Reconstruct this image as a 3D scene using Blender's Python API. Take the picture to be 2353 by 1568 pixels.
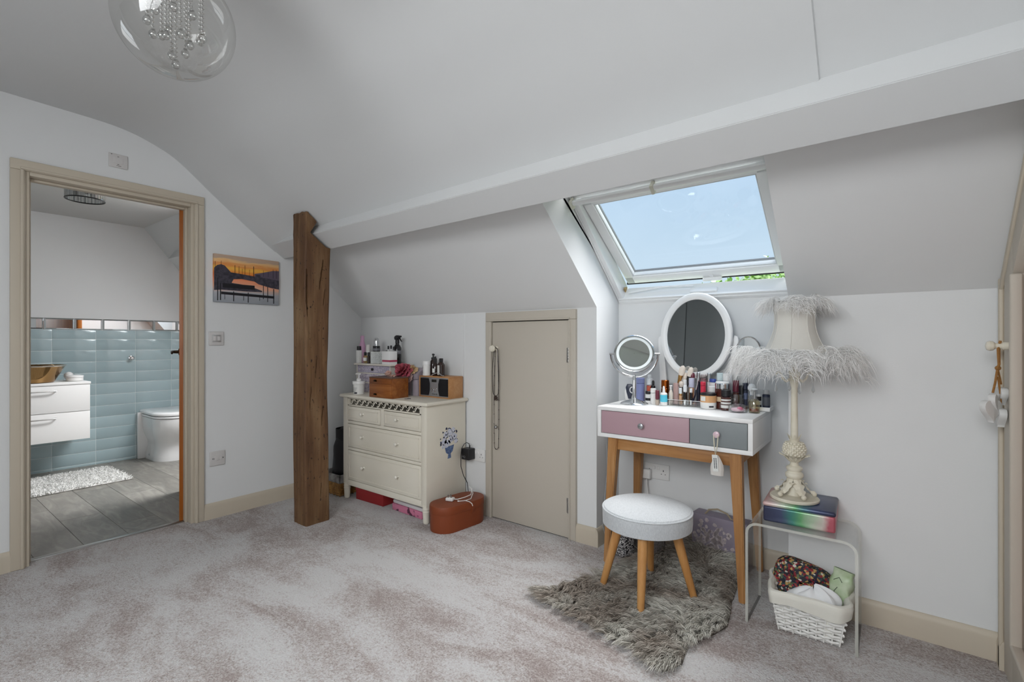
import bpy, bmesh, math, random
from mathutils import Vector, Matrix, noise
R = math.radians
random.seed(7)
scene = bpy.context.scene
for o in list(bpy.data.objects): bpy.data.objects.remove(o)
COL = scene.collection

# ---------------------------------------------------------------- camera
cam = bpy.data.cameras.new('camera'); cam.sensor_width = 36; cam.sensor_fit = 'HORIZONTAL'
cam.lens = 36*1125/2353; cam.clip_start = 0.02; cam.clip_end = 300
camo = bpy.data.objects.new('camera', cam); COL.objects.link(camo)
camo.location = (0, 0, 1.12); camo.rotation_euler = (R(90), 0, math.atan(864/1125))
scene.camera = camo

# ---------------------------------------------------------------- world, lights, exposure
scene.view_settings.view_transform = 'Standard'; scene.view_settings.look = 'None'
scene.view_settings.gamma = 1; scene.view_settings.use_curve_mapping = False
scene.view_settings.exposure = 0.11
w = bpy.data.worlds.new('sky'); scene.world = w; w.use_nodes = True
nt = w.node_tree; nt.nodes.clear()
wo = nt.nodes.new('ShaderNodeOutputWorld'); bg = nt.nodes.new('ShaderNodeBackground')
tc = nt.nodes.new('ShaderNodeTexCoord'); sx = nt.nodes.new('ShaderNodeSeparateXYZ'); rp = nt.nodes.new('ShaderNodeValToRGB')
nt.links.new(tc.outputs['Generated'], sx.inputs[0]); nt.links.new(sx.outputs['Z'], rp.inputs[0])
e = rp.color_ramp.elements
e[0].position = 0.0; e[0].color = (0.72, 0.86, 0.97, 1)
e[1].position = 0.62; e[1].color = (0.40, 0.63, 0.96, 1)
x = e.new(0.20); x.color = (0.62, 0.81, 0.98, 1)
nt.links.new(rp.outputs[0], bg.inputs[0]); bg.inputs[1].default_value = 0.86
nt.links.new(bg.outputs[0], wo.inputs[0])

def area(name, loc, rot, sx_, sy_, power, col):
    l = bpy.data.lights.new(name, 'AREA'); l.shape = 'RECTANGLE'; l.size = sx_; l.size_y = sy_
    l.energy = power; l.color = col
    o = bpy.data.objects.new(name, l); COL.objects.link(o); o.location = loc; o.rotation_euler = rot
    return o
sl_ = bpy.data.lights.new('hazy_sun', 'SUN'); sl_.energy = 10.5; sl_.angle = R(55); sl_.color = (1.0, 0.99, 0.97)
so_ = bpy.data.objects.new('hazy_sun', sl_); COL.objects.link(so_); so_.location = (4, 8, 9)
so_.rotation_euler = Vector((-0.27, -0.47, -0.87)).to_track_quat('-Z', 'Y').to_euler()
# daylight entering by the windows of the room that lie outside the view
area('rear_rooflight_daylight', (-0.55, -1.235, 1.915), (R(47), 0, 0), 1.50, 0.95, 49, (0.95, 0.978, 1.0))
area('side_window_daylight', (-3.44, -0.85, 1.45), (R(90), 0, R(-90)), 1.05, 1.05, 5, (0.95, 0.978, 1.0))
area('bathroom_rooflight_daylight', (-4.35, 1.93, 1.90), (R(-38), 0, 0), 0.85, 0.75, 30, (0.96, 0.98, 1.0))

# ---------------------------------------------------------------- materials
def lin(h):
    h = h.lstrip('#'); o = []
    for i in (0, 2, 4):
        c = int(h[i:i+2], 16)/255
        o.append(c/12.92 if c <= .04045 else ((c+.055)/1.055)**2.4)
    return (o[0], o[1], o[2], 1)
MATS = {}
def new_mat(name):
    m = bpy.data.materials.new(name); m.use_nodes = True; nt = m.node_tree; nt.nodes.clear()
    out = nt.nodes.new('ShaderNodeOutputMaterial'); MATS[name] = m
    return m, nt, out
def N(nt, t, **kw):
    n = nt.nodes.new('ShaderNode'+t)
    for k, v in kw.items():
        if k in n.inputs: n.inputs[k].default_value = v
        else: setattr(n, k, v)
    return n
def L(nt, a, b): nt.links.new(a, b)
def mixc(nt, fac, a, b, mode='MIX'):
    n = nt.nodes.new('ShaderNodeMix'); n.data_type = 'RGBA'; n.blend_type = mode
    for s, v in ((n.inputs[0], fac), (n.inputs[6], a), (n.inputs[7], b)):
        if hasattr(v, 'is_output'): nt.links.new(v, s)
        else: s.default_value = v
    return n.outputs[2]
def ramp(nt, src, stops, interp='LINEAR'):
    n = nt.nodes.new('ShaderNodeValToRGB'); n.color_ramp.interpolation = interp
    el = n.color_ramp.elements
    while len(el) < len(stops): el.new(0.5)
    for k, (p, c) in enumerate(stops):
        el[k].position = p; el[k].color = c if not isinstance(c, str) else lin(c)
    nt.links.new(src, n.inputs[0]); return n.outputs[0]
def coord(nt, kind='Object', scale=(1, 1, 1), rot=(0, 0, 0)):
    t = nt.nodes.new('ShaderNodeTexCoord'); m = nt.nodes.new('ShaderNodeMapping')
    m.inputs['Scale'].default_value = scale; m.inputs['Rotation'].default_value = rot
    nt.links.new(t.outputs[kind], m.inputs[0]); return m.outputs[0]
def mat(name, col, rough=.5, metal=0, col2=None, vscale=6, vdetail=3, bump=0, bscale=60, spec=.5, coat=0, stretch=(1, 1, 1), sheen=0, lo=.35, hi=.65, kind='Object', trans=0):
    if name in MATS: return MATS[name]
    m, nt, out = new_mat(name)
    p = N(nt, 'BsdfPrincipled'); L(nt, p.outputs[0], out.inputs[0])
    p.inputs['Base Color'].default_value = lin(col); p.inputs['Roughness'].default_value = rough
    p.inputs['Metallic'].default_value = metal; p.inputs['Specular IOR Level'].default_value = spec
    p.inputs['Coat Weight'].default_value = coat; p.inputs['Sheen Weight'].default_value = sheen
    p.inputs['Transmission Weight'].default_value = trans
    if col2:
        v = coord(nt, kind, stretch); n = N(nt, 'TexNoise', Scale=vscale, Detail=vdetail); L(nt, v, n.inputs['Vector'])
        L(nt, ramp(nt, n.outputs[0], [(lo, col), (hi, col2)]), p.inputs['Base Color'])
    if bump:
        v = coord(nt, kind, stretch); n = N(nt, 'TexNoise', Scale=bscale, Detail=3); L(nt, v, n.inputs['Vector'])
        b = N(nt, 'Bump', Strength=bump, Distance=0.01); L(nt, n.outputs[0], b.inputs['Height']); L(nt, b.outputs[0], p.inputs['Normal'])
    return m
def glassy(name, tint=(1, 1, 1, 1), gl=.10, rough=.02, edge=.45):
    """thin clear sheet: mostly see-through, mirror-like towards grazing angles"""
    if name in MATS: return MATS[name]
    m, nt, out = new_mat(name)
    t = N(nt, 'BsdfTransparent', Color=tint); g = N(nt, 'BsdfGlossy', Roughness=rough)
    lw = N(nt, 'LayerWeight', Blend=.35)
    mp = N(nt, 'MapRange'); mp.inputs['From Min'].default_value = 0; mp.inputs['From Max'].default_value = 1
    mp.inputs['To Min'].default_value = gl; mp.inputs['To Max'].default_value = edge
    L(nt, lw.outputs['Facing'], mp.inputs['Value'])
    x = N(nt, 'MixShader'); L(nt, mp.outputs[0], x.inputs[0]); L(nt, t.outputs[0], x.inputs[1]); L(nt, g.outputs[0], x.inputs[2])
    L(nt, x.outputs[0], out.inputs[0]); return m
def wood(name, c1, c2, c3, scale=9, axis='X', rough=.45, stretch=14, bump=.05):
    if name in MATS: return MATS[name]
    m, nt, out = new_mat(name); p = N(nt, 'BsdfPrincipled', Roughness=rough); L(nt, p.outputs[0], out.inputs[0])
    s = [stretch]*3; s['XYZ'.index(axis)] = 1.2
    v = coord(nt, 'Object', s); n = N(nt, 'TexNoise', Scale=scale/4, Detail=6, Roughness=.65, Distortion=.6); L(nt, v, n.inputs['Vector'])
    L(nt, ramp(nt, n.outputs[0], [(.28, c1), (.5, c2), (.72, c3)]), p.inputs['Base Color'])
    b = N(nt, 'Bump', Strength=bump, Distance=.004); L(nt, n.outputs[0], b.inputs['Height']); L(nt, b.outputs[0], p.inputs['Normal'])
    return m

M_wall = mat('wall_paint', '#e3e4e4', .9, bump=.03, bscale=180)
M_ceil = mat('ceiling_paint', '#d7d8d8', .92, bump=.03, bscale=120)
M_trim = mat('stone_trim_paint', '#c8bdab', .5, bump=.02, bscale=40)
M_cupb = mat('stone_door_paint', '#c3bbae', .55, bump=.02, bscale=40)
M_white = mat('white_gloss', '#efefee', .35)
M_plastic = mat('white_plastic', '#e9e8e6', .35)
M_plate = mat('switch_plate_plastic', '#d2cfcd', .4)
M_black = mat('black_plastic', '#17161a', .4)
M_dark = mat('dark_slot', '#0c0c0e', .8)
M_chrome = mat('chrome', '#d6d8da', .08, 1)
M_steel = mat('brushed_steel', '#a9a9a7', .3, 1)
M_mirror = mat('mirror_glass', '#d9dcdd', .015, 1)
M_oak = wood('light_oak', '#93643a', '#ab7a47', '#bd8f5e', 9, 'Z', .45)
M_oakx = wood('light_oak_across', '#93643a', '#a97845', '#bb8c5c', 9, 'X', .45)
M_stoolwood = wood('honey_beech', '#b47d45', '#c48f55', '#d1a067', 8, 'Z', .4, bump=.02)
M_doorwood = wood('orange_oak_veneer', '#8a4708', '#a05710', '#b0691c', 8, 'Z', .4, bump=.02)
M_clear = glassy('clear_glass')
M_acr = glassy('clear_acrylic', (.985, .99, .985, 1), .05, .02, .35)

# ---------------------------------------------------------------- mesh building
class MB:
    def __init__(s): s.bm = bmesh.new(); s.mi = 0
    def _add(s, vs, fs, M=None, smooth=True):
        if M is not None: vs = [M @ Vector(v) for v in vs]
        bv = [s.bm.verts.new(v) for v in vs]; out = []
        for f in fs:
            try:
                q = s.bm.faces.new([bv[i] for i in f]); q.smooth = smooth; q.material_index = s.mi; out.append(q)
            except ValueError: pass
        return bv, out
    def box(s, x0, x1, y0, y1, z0, z1, bev=0, seg=2, M=None):
        vs = [(x0,y0,z0),(x1,y0,z0),(x1,y1,z0),(x0,y1,z0),(x0,y0,z1),(x1,y0,z1),(x1,y1,z1),(x0,y1,z1)]
        fs = [(3,2,1,0),(4,5,6,7),(0,1,5,4),(1,2,6,5),(2,3,7,6),(3,0,4,7)]
        bv, bf = s._add(vs, fs, M)
        if bev:
            ed = list({e for f in bf for e in f.edges})
            r = bmesh.ops.bevel(s.bm, geom=ed, offset=bev, segments=seg, profile=.5, affect='EDGES', clamp_overlap=True)
            for f in r['faces']: f.smooth = True; f.material_index = s.mi
        return s
    def prism(s, poly, axis, a, b, M=None, bev=0, seg=2):
        """polygon in the plane across `axis`, extruded from a to b (x: poly=(y,z); y: (x,z); z: (x,y))"""
        def P(u, v, t): return {'x': (t, u, v), 'y': (u, t, v), 'z': (u, v, t)}[axis]
        n = len(poly); vs = [P(u, v, a) for u, v in poly] + [P(u, v, b) for u, v in poly]
        fs = [tuple(range(n)), tuple(range(2*n-1, n-1, -1))] + [(i, i+n, (i+1) % n+n, (i+1) % n) for i in range(n)]
        bv, bf = s._add(vs, fs, M)
        bmesh.ops.recalc_face_normals(s.bm, faces=bf)
        if bev:
            ed = list(set(bf[0].edges) | set(bf[1].edges))
            r = bmesh.ops.bevel(s.bm, geom=ed, offset=bev, segments=seg, profile=.5, affect='EDGES', clamp_overlap=True)
            for f in r['faces']: f.smooth = True; f.material_index = s.mi
        return s
    def lathe(s, prof, seg=24, M=None, cap=True, sx=1, sy=1):
        vs = []; fs = []; n = len(prof)
        for r, z in prof:
            for k in range(seg):
                a = 2*math.pi*k/seg; vs.append((r*math.cos(a)*sx, r*math.sin(a)*sy, z))
        for i in range(n-1):
            for k in range(seg):
                k2 = (k+1) % seg; fs.append((i*seg+k, i*seg+k2, (i+1)*seg+k2, (i+1)*seg+k))
        if cap: fs += [tuple(range(seg-1, -1, -1)), tuple((n-1)*seg+k for k in range(seg))]
        s._add(vs, fs, M); return s
    def tube(s, pts, r, seg=8, closed=False, M=None, cap=True, flat=1):
        pts = [Vector(p) for p in pts]; n = len(pts); rs = r if isinstance(r, (list, tuple)) else [r]*n
        T = []
        for i in range(n):
            a = pts[(i-1) % n] if (closed or i > 0) else pts[i]; b = pts[(i+1) % n] if (closed or i < n-1) else pts[i]
            t = b-a; T.append(t.normalized() if t.length > 1e-9 else Vector((0, 0, 1)))
        up = Vector((0, 0, 1)) if abs(T[0].z) < .9 else Vector((1, 0, 0))
        u = T[0].cross(up).normalized(); vs = []; fs = []
        for i in range(n):
            u = (u - T[i]*u.dot(T[i]));  u = u.normalized() if u.length > 1e-6 else T[i].orthogonal().normalized()
            v = T[i].cross(u)
            for k in range(seg):
                a = 2*math.pi*k/seg; vs.append(pts[i] + (u*math.cos(a) + v*math.sin(a)*flat)*rs[i])
        m = n if closed else n-1
        for i in range(m):
            j = (i+1) % n
            for k in range(seg):
                k2 = (k+1) % seg; fs.append((i*seg+k, j*seg+k, j*seg+k2, i*seg+k2))
        if cap and not closed: fs += [tuple(range(seg)), tuple((n-1)*seg+k for k in range(seg-1, -1, -1))]
        s._add(vs, fs, M); return s
    def sphere(s, c, r, seg=16, rings=10, sc=(1, 1, 1), M=None):
        prof = [(max(1e-4, math.sin(math.pi*i/rings)), -math.cos(math.pi*i/rings)) for i in range(rings+1)]
        T = Matrix.Translation(c) @ Matrix.Diagonal((r*sc[0], r*sc[1], r*sc[2], 1))
        return s.lathe(prof, seg, (M @ T) if M is not None else T)
    def grid(s, fn, nu, nv, M=None, close_u=False):
        vs = [fn(i/(nu if close_u else nu-1), j/(nv-1)) for j in range(nv) for i in range(nu)]
        fs = []
        for j in range(nv-1):
            for i in range(nu if close_u else nu-1):
                i2 = (i+1) % nu; fs.append((j*nu+i, j*nu+i2, (j+1)*nu+i2, (j+1)*nu+i))
        s._add(vs, fs, M); return s
    def build(s, name, m, parent=None, sharp=35, loc=None, rot=None, kind=None):
        if not isinstance(m, (list, tuple)): m = [m]
        bmesh.ops.recalc_face_normals(s.bm, faces=s.bm.faces[:])
        me = bpy.data.meshes.new(name); s.bm.to_mesh(me); s.bm.free()
        for k in m: me.materials.append(k)
        try: me.set_sharp_from_angle(angle=R(sharp))
        except Exception: pass
        o = bpy.data.objects.new(name, me); COL.objects.link(o)
        if parent: o.parent = parent
        if loc: o.location = loc
        if rot: o.rotation_euler = rot
        if kind: o['kind'] = kind
        return o
def tag(o, label, cat, group=None):
    o['label'] = label; o['category'] = cat
    if group: o['group'] = group
    return o
def thing(name, label, cat, loc=(0, 0, 0), rotz=0, group=None):
    o = bpy.data.objects.new(name, None); COL.objects.link(o); o.empty_display_size = .05
    o.location = loc; o.rotation_euler = (0, 0, rotz)
    return tag(o, label, cat, group)
def struct(name, mb, m, label=None, parent=None, sharp=35):
    o = mb.build(name, m, parent, sharp); o['kind'] = 'structure'
    if label: o['label'] = label
    return o
def inst(src, name, parent, loc=(0, 0, 0), rot=None, scale=None):
    o = bpy.data.objects.new(name, src.data); COL.objects.link(o); o.parent = parent; o.location = loc
    if rot: o.rotation_euler = rot
    if scale: o.scale = scale
    return o
def TM(x, y, z, rz=0, rx=0, ry=0): return Matrix.Translation((x, y, z)) @ Matrix.Rotation(rz, 4, 'Z') @ Matrix.Rotation(ry, 4, 'Y') @ Matrix.Rotation(rx, 4, 'X')
def text_part(name, s, size, m, parent, M, depth=.0006, align='CENTER'):
    cu = bpy.data.curves.new('lettering', 'FONT'); cu.body = s; cu.size = size; cu.extrude = depth; cu.align_x = align; cu.align_y = 'CENTER'; cu.resolution_u = 2
    o = bpy.data.objects.new('lettering', cu); COL.objects.link(o)
    dg = bpy.context.evaluated_depsgraph_get(); me = bpy.data.meshes.new_from_object(o.evaluated_get(dg))
    bpy.data.objects.remove(o); me.materials.clear(); me.materials.append(m); me.transform(M)
    q = bpy.data.objects.new(name, me); COL.objects.link(q); q.parent = parent
    return q
# ================================================================ THE SETTING
LX, BY, RX, RY = -3.385, 2.40, 0.33, -1.65        # left wall, back wall, right wall, rear wall
NL, NR, NY = -1.261, -0.34, 2.678                 # window niche: left cheek, right cheek, back
TS = 0.849                                        # tangent of the roof slope
# ---- carpet
m, nt, out = new_mat('blush_carpet'); p = N(nt, 'BsdfPrincipled', Roughness=.95); p.inputs['Sheen Weight'].default_value = .25; p.inputs['Specular IOR Level'].default_value = .15
L(nt, p.outputs[0], out.inputs[0])
v = coord(nt, 'Object'); v2 = coord(nt, 'Object', (1.0, 2.6, 1), (0, 0, R(28)))
n1 = N(nt, 'TexNoise', Scale=1.25, Detail=5, Roughness=.6, Distortion=.7); L(nt, v2, n1.inputs['Vector'])
n2 = N(nt, 'TexNoise', Scale=9, Detail=6, Roughness=.75, Distortion=.3); L(nt, v, n2.inputs['Vector'])
n3 = N(nt, 'TexNoise', Scale=140, Detail=3, Roughness=.8); L(nt, v, n3.inputs['Vector'])
n5 = N(nt, 'TexNoise', Scale=60, Detail=3, Roughness=.7); L(nt, v, n5.inputs['Vector'])
def wsum(a, wa, b_, wb, off=0):
    m1 = N(nt, 'Math', operation='MULTIPLY_ADD'); m1.inputs[1].default_value = wa; m1.inputs[2].default_value = off; L(nt, a, m1.inputs[0])
    m2 = N(nt, 'Math', operation='MULTIPLY_ADD'); m2.inputs[1].default_value = wb; L(nt, b_, m2.inputs[0]); L(nt, m1.outputs[0], m2.inputs[2]); return m2.outputs[0]
sm = wsum(wsum(n1.outputs[0], 1.1, n2.outputs[0], .40), 1, wsum(n5.outputs[0], .55, n3.outputs[0], .45), 1, -.75)
c = ramp(nt, sm, [(.31, '#b4a7a3'), (.43, '#d0c8c5'), (.51, '#e3dedd'), (.62, '#f0eeed')])
L(nt, mixc(nt, .8, c, ramp(nt, n3.outputs[0], [(.36, '#8e7f79'), (.5, '#d3cac6'), (.64, '#f2eeeb')]), 'SOFT_LIGHT'), p.inputs['Base Color'])
adb = N(nt, 'Math', operation='ADD'); L(nt, n3.outputs[0], adb.inputs[0]); L(nt, n5.outputs[0], adb.inputs[1])
b = N(nt, 'Bump', Strength=1.0, Distance=.016); L(nt, adb.outputs[0], b.inputs['Height']); L(nt, b.outputs[0], p.inputs['Normal'])
M_carpet = m
q = MB(); q.box(-3.46, RX, RY, NY+.02, -.06, 0); struct('floor', q, M_carpet, 'pale blush pile carpet with brushed light and dark tracks')

# ---- left wall with the bathroom doorway (opening Y .445-1.20, z 0-1.965) and a window further back
q = MB(); D0, D1, DZ = .445, 1.203, 1.968
q.box(-3.50, LX, RY-.1, -1.38, 0, 2.40); q.box(-3.50, LX, -1.38, -.32, 0, .92); q.box(-3.50, LX, -1.38, -.32, 1.98, 2.40)
q.box(-3.50, LX, -.32, D0, 0, 2.40); q.box(-3.50, LX, D1, BY+.1, 0, 2.40); q.box(-3.50, LX, D0, D1, DZ, 2.40)
struct('wall_left', q, M_wall)
# door lining and moulded architrave
q = MB()
for y0, y1 in ((D0-.002, D0+.024), (D1-.024, D1+.002)): q.box(-3.505, LX+.004, y0, y1, 0, DZ, .003)
q.box(-3.504, LX+.0035, D0+.0245, D1-.0245, DZ-.026, DZ+.002, .003)
for y0, y1 in ((D0+.024, D0+.036), (D1-.036, D1-.024)): q.box(-3.475, -3.435, y0, y1, 0, DZ-.026, .002)
q.box(-3.474, -3.436, D0+.0365, D1-.0365, DZ-.038, DZ-.0262, .002)
struct('trim_1', q, M_trim, 'stone painted door lining of the bathroom doorway')
q = MB(); AW = .054
for y0, y1, yi in ((D0-AW+.008, D0+.008, 1), (D1-.008, D1+AW-.008, -1)):
    q.box(LX, LX+.018, y0, y1, 0, DZ-.008, .004, 3)
    yy = y1-.012 if yi == 1 else y0+.012
    q.box(LX+.014, LX+.024, yy-.007, yy+.007, 0, DZ-.005, .004, 3)
q.box(LX, LX+.0182, D0-AW+.008, D1+AW-.008, DZ-.0078, DZ+AW-.010, .004, 3)
q.box(LX+.014, LX+.0242, D0-.011, D1+.011, DZ-.0045, DZ+.0085, .004, 3)
struct('trim_2', q, M_trim, 'stone painted architrave around the bathroom doorway')
q = MB(); q.box(-3.485, -3.45, D0, D1, -.01, .006, .003); struct('trim_3', q, M_steel, 'thin metal threshold strip in the doorway')
def skirting(name, p0, p1, nrm, h=.098, t=.016):
    """skirting board with a bull-nosed top, from p0 to p1, standing out along nrm"""
    p0 = Vector((*p0, 0)); p1 = Vector((*p1, 0)); n = Vector((*nrm, 0)); q = MB()
    prof = [(0, 0), (t, 0), (t, h-.022), (t-.003, h-.012), (t-.007, h-.004), (t-.011, h), (0, h)]
    vs = [p + n*a + Vector((0, 0, b)) for p in (p0, p1) for a, b in prof]; k = len(prof)
    fs = [tuple(range(k)), tuple(range(2*k-1, k-1, -1))] + [(i, i+k, (i+1) % k+k, (i+1) % k) for i in range(k)]
    q._add(vs, fs); bmesh.ops.recalc_face_normals(q.bm, faces=q.bm.faces[:])
    return struct(name, q, M_trim)
skirting('baseboard_left', (LX, D1+AW-.01), (LX, BY), (1, 0)); skirting('baseboard_left_front', (LX, RY), (LX, D0-AW+.01), (1, 0))
skirting('baseboard_back', (LX, BY), (-2.043, BY), (0, -1)); skirting('baseboard_back_pier', (-1.386, BY), (NL, BY), (0, -1))
skirting('baseboard_back_right', (NR, BY), (RX, BY), (0, -1)); skirting('baseboard_niche', (NL, NY), (NR, NY), (0, -1))
skirting('baseboard_niche_left', (NL, BY-.016), (NL, NY), (1, 0)); skirting('baseboard_niche_right', (NR, BY-.016), (NR, NY), (-1, 0))

# ---- back knee wall, window niche and lower roof slope
WZ0 = 1.352; WY0 = NY                              # lower edge of the rooflight
top = lambda y: 1.306 + (BY-y)*TS
q = MB()
q.box(-3.50, NL, BY, BY+.10, 0, 1.306); q.box(NR, RX+.15, BY, BY+.10, 0, 1.306)
cheek = [(BY+.1, 0), (NY+.12, 0), (NY+.12, WZ0-.02), (2.02, 2.02), (1.74, 2.02), (1.74, top(1.74)+.18), (BY+.1, top(BY)+.09)]
q.prism(cheek, 'x', NL-.10, NL-.0006); q.prism(cheek, 'x', NR+.0006, NR+.10)
q.box(NL-.1, NR+.1, NY, NY+.10, 0, WZ0-.004)
struct('wall_back', q, M_wall, 'white knee wall with the deep window niche')
q = MB()
sl = [(BY, 1.3062), (1.66, top(1.66)), (1.66, top(1.66)+.19), (BY+.11, top(BY+.11)+.19), (BY+.11, 1.3062)]
q.prism(sl, 'x', -3.50, NL); q.prism(sl, 'x', NR, RX+.15)
q.prism([(1.74, 1.88), (1.80, 1.805), (2.06, 1.880), (2.06, 2.1), (1.74, 2.1)], 'x', NL, NR)
struct('ceiling_slope', q, M_wall, 'white lower roof slope behind the purlin')
# boxed purlin
sh = lambda x: -(x+1.2)*.0217
q = MB(); X0, X1 = -3.40, RX+.02
sec = [(1.603, 1.778), (1.716, 1.700), (1.83, 1.845), (1.72, 1.93)]
vs = [(x, y+sh(x), z) for x in (X0, X1) for y, z in sec]
q._add(vs, [(0,1,2,3), (7,6,5,4), (0,4,5,1), (1,5,6,2), (2,6,7,3), (3,7,4,0)]); bmesh.ops.recalc_face_normals(q.bm, faces=q.bm.faces[:])
bmesh.ops.bevel(q.bm, geom=[e for e in q.bm.edges], offset=.003, segments=2, affect='EDGES')
struct('trim_4', q, M_ceil, 'white boxed roof purlin running across the slope')
# ---- upper ceiling: flat part rolling softly into the slope
profL = [(RY-.1, 2.33), (.30, 2.325), (.70, 2.315), (.86, 2.30), (.98, 2.265), (1.09, 2.215), (1.20, 2.13), (1.30, 2.045), (1.45, 1.925), (1.60, 1.81), (1.70, 1.74)]
profM = [(RY-.1, 2.33), (.30, 2.33), (.72, 2.325), (.90, 2.31), (1.02, 2.28), (1.12, 2.235), (1.24, 2.16), (1.36, 2.08), (1.50, 1.975), (1.62, 1.888), (1.74, 1.80)]
def colm(x):
    t = min(1, max(0, (x-LX)/.42)); t = t*t*(3-2*t)
    return [(x, a[0]*(1-t)+b_[0]*t, a[1]*(1-t)+b_[1]*t) for a, b_ in zip(profL, profM)]
def fine(c):
    o = []
    for i in range(len(c)-1):
        p0 = Vector(c[max(0, i-1)]); p1 = Vector(c[i]); p2 = Vector(c[i+1]); p3 = Vector(c[min(len(c)-1, i+2)])
        for k in range(4):
            t = k/4; o.append(.5*((2*p1)+(p2-p0)*t+(2*p0-5*p1+4*p2-p3)*t*t+(3*p1-p0-3*p2+p3)*t**3) if i > 1 else p1.lerp(p2, t))
    return o + [Vector(c[-1])]
xs = [-3.50, LX, -3.30, -3.20, -3.10, -3.0, -2.9, -2.5, -1.5, -.6, -.157]
cols = [fine(colm(x)) for x in xs] + [[p+Vector((0, 0, .011)) for p in fine(colm(-.154))], [p+Vector((0, 0, .011)) for p in fine(colm(RX+.15))]]
nv = len(cols[0]); q = MB(); vs = [p for c_ in cols for p in c_]
q._add(vs, [(i*nv+j, i*nv+j+1, (i+1)*nv+j+1, (i+1)*nv+j) for i in range(len(cols)-1) for j in range(nv-1)])
struct('ceiling', q, M_ceil, 'white plastered ceiling rolling into the roof slope', sharp=60)

# ---- rear wall with window, right wall
q = MB(); q.box(-3.50, RX+.15, RY-.1, RY, 0, 2.45); struct('wall_rear', q, M_wall)
RS = Matrix.Translation((0, -.80, 2.33)) @ Matrix.Rotation(R(47), 4, 'X')     # rear roof slope: local -y runs down the slope, -z faces the room
q = MB(); q.box(-1.42, -1.35, -1.24, .0, 0, .06, 0, 2, RS); q.box(.25, RX+.15, -1.24, .0, 0, .06, 0, 2, RS); q.box(-1.35, .25, -.10, .0, 0, .06, 0, 2, RS); q.box(-1.35, .25, -1.24, -1.10, 0, .06, 0, 2, RS)
q.prism([(-.80, 2.34), (RY, 2.34), (RY, 1.40)], 'x', -1.425, -1.421)
struct('ceiling_rear_slope', q, M_ceil, 'white rear roof slope with a roof window')
q = MB()
for a, b_ in ((-1.36, -1.31), (.21, .26), (-.575, -.525)): q.box(a, b_, -1.10, -.10, -.012, .012, .003, 2, RS)
for a, b_ in ((-1.11, -1.06), (-.14, -.09)): q.box(-1.31, .21, a, b_, -.0115, .0115, .003, 2, RS)
struct('window_2', q, M_white)
q = MB()
for a, b_ in ((-1.38, -1.33), (-.37, -.32), (-.88, -.83)): q.box(LX-.04, LX+.005, a, b_, .92, 1.98, .004)
for a, b_ in ((.92, .97), (1.93, 1.98)): q.box(LX-.04, LX+.005, -1.38, -.32, a, b_, .004)
struct('window_3', q, M_white)
q = MB(); q.box(RX+.02, RX+.15, RY-.1, BY+.1, 0, 2.45); struct('wall_right', q, M_wall)
# fitted panelled wardrobe doors on the right wall: sloping head follows the roof
q = MB(); zs = lambda y: 1.306 + (BY-y)*TS
q.box(RX-.018, RX+.02, 2.31, 2.385, 0, 1.325, .004); q.box(RX-.030, RX-.017, 2.335, 2.36, 0, 1.335, .005, 3)
q.prism([(2.385, zs(2.385)-.002), (1.60, zs(1.60)-.002), (1.60, zs(1.60)-.095), (2.31, zs(2.31)-.095), (2.385, zs(2.385)-.04)], 'x', RX-.0175, RX+.02, bev=.004)
q.prism([(2.36, zs(2.36)-.036), (1.60, zs(1.60)-.036), (1.60, zs(1.60)-.066), (2.36, zs(2.36)-.066)], 'x', RX-.0295, RX-.017, bev=.005, seg=3)
struct('trim_5', q, M_trim, 'stone painted moulded frame beside the right corner')
dr = thing('door_3', 'stone painted panel door with pink curtain behind its opening', 'door', (RX, 2.30, 0)); dr['kind'] = 'structure'
q = MB(); zt = lambda y: 1.345 + (2.30-y)*TS
q.prism([(0, .02), (-.135, .02), (-.135, zt(2.165)), (0, zt(2.30))], 'x', -.022, .012, bev=.003); q.build('stile', M_cupb, dr)
q = MB(); q.box(-.022, .012, -.65, -.135, .02, .17, .003); q.build('bottom_rail', M_cupb, dr)
q = MB(); q.prism([(-.135, zt(2.165)-.13), (-.135, zt(2.165)), (-.65, zt(1.65)), (-.65, zt(1.65)-.13)], 'x', -.022, .012, bev=.003); q.build('top_rail', M_cupb, dr)
q = MB(); q.box(-.03, .0, -.152, -.133, .16, zt(2.165)-.13, .006, 3); q.box(-.03, 0, -.65, -.135, .155, .175, .006, 3); q.build('panel_moulding', M_cupb, dr)
q = MB()
def cur(u, v_): return (.012 + .008*math.sin(u*60), -.15-.5*u, .172+v_*1.17)
q.grid(cur, 90, 6); q.build('curtain', mat('pink_curtain', '#e3b9a6', .9, col2='#d9a890', vscale=8), dr)
q = MB(); q.lathe([(.013, 0), (.013, .012), (.009, .016), (.009, .03), (.015, .036), (.0165, .045), (.013, .052), (.004, .055)], 20, TM(-.022, -.075, 1.104, 0, 0, R(-90)))
q.build('knob', mat('cream_ceramic', '#e3dccb', .25, coat=.4), dr)
skirting('baseboard_right', (RX, 2.20), (RX, RY), (-1, 0))
skirting('baseboard_right_corner', (RX-.0, BY), (RX-.0, 2.33), (-1, 0), t=.03)

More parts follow.
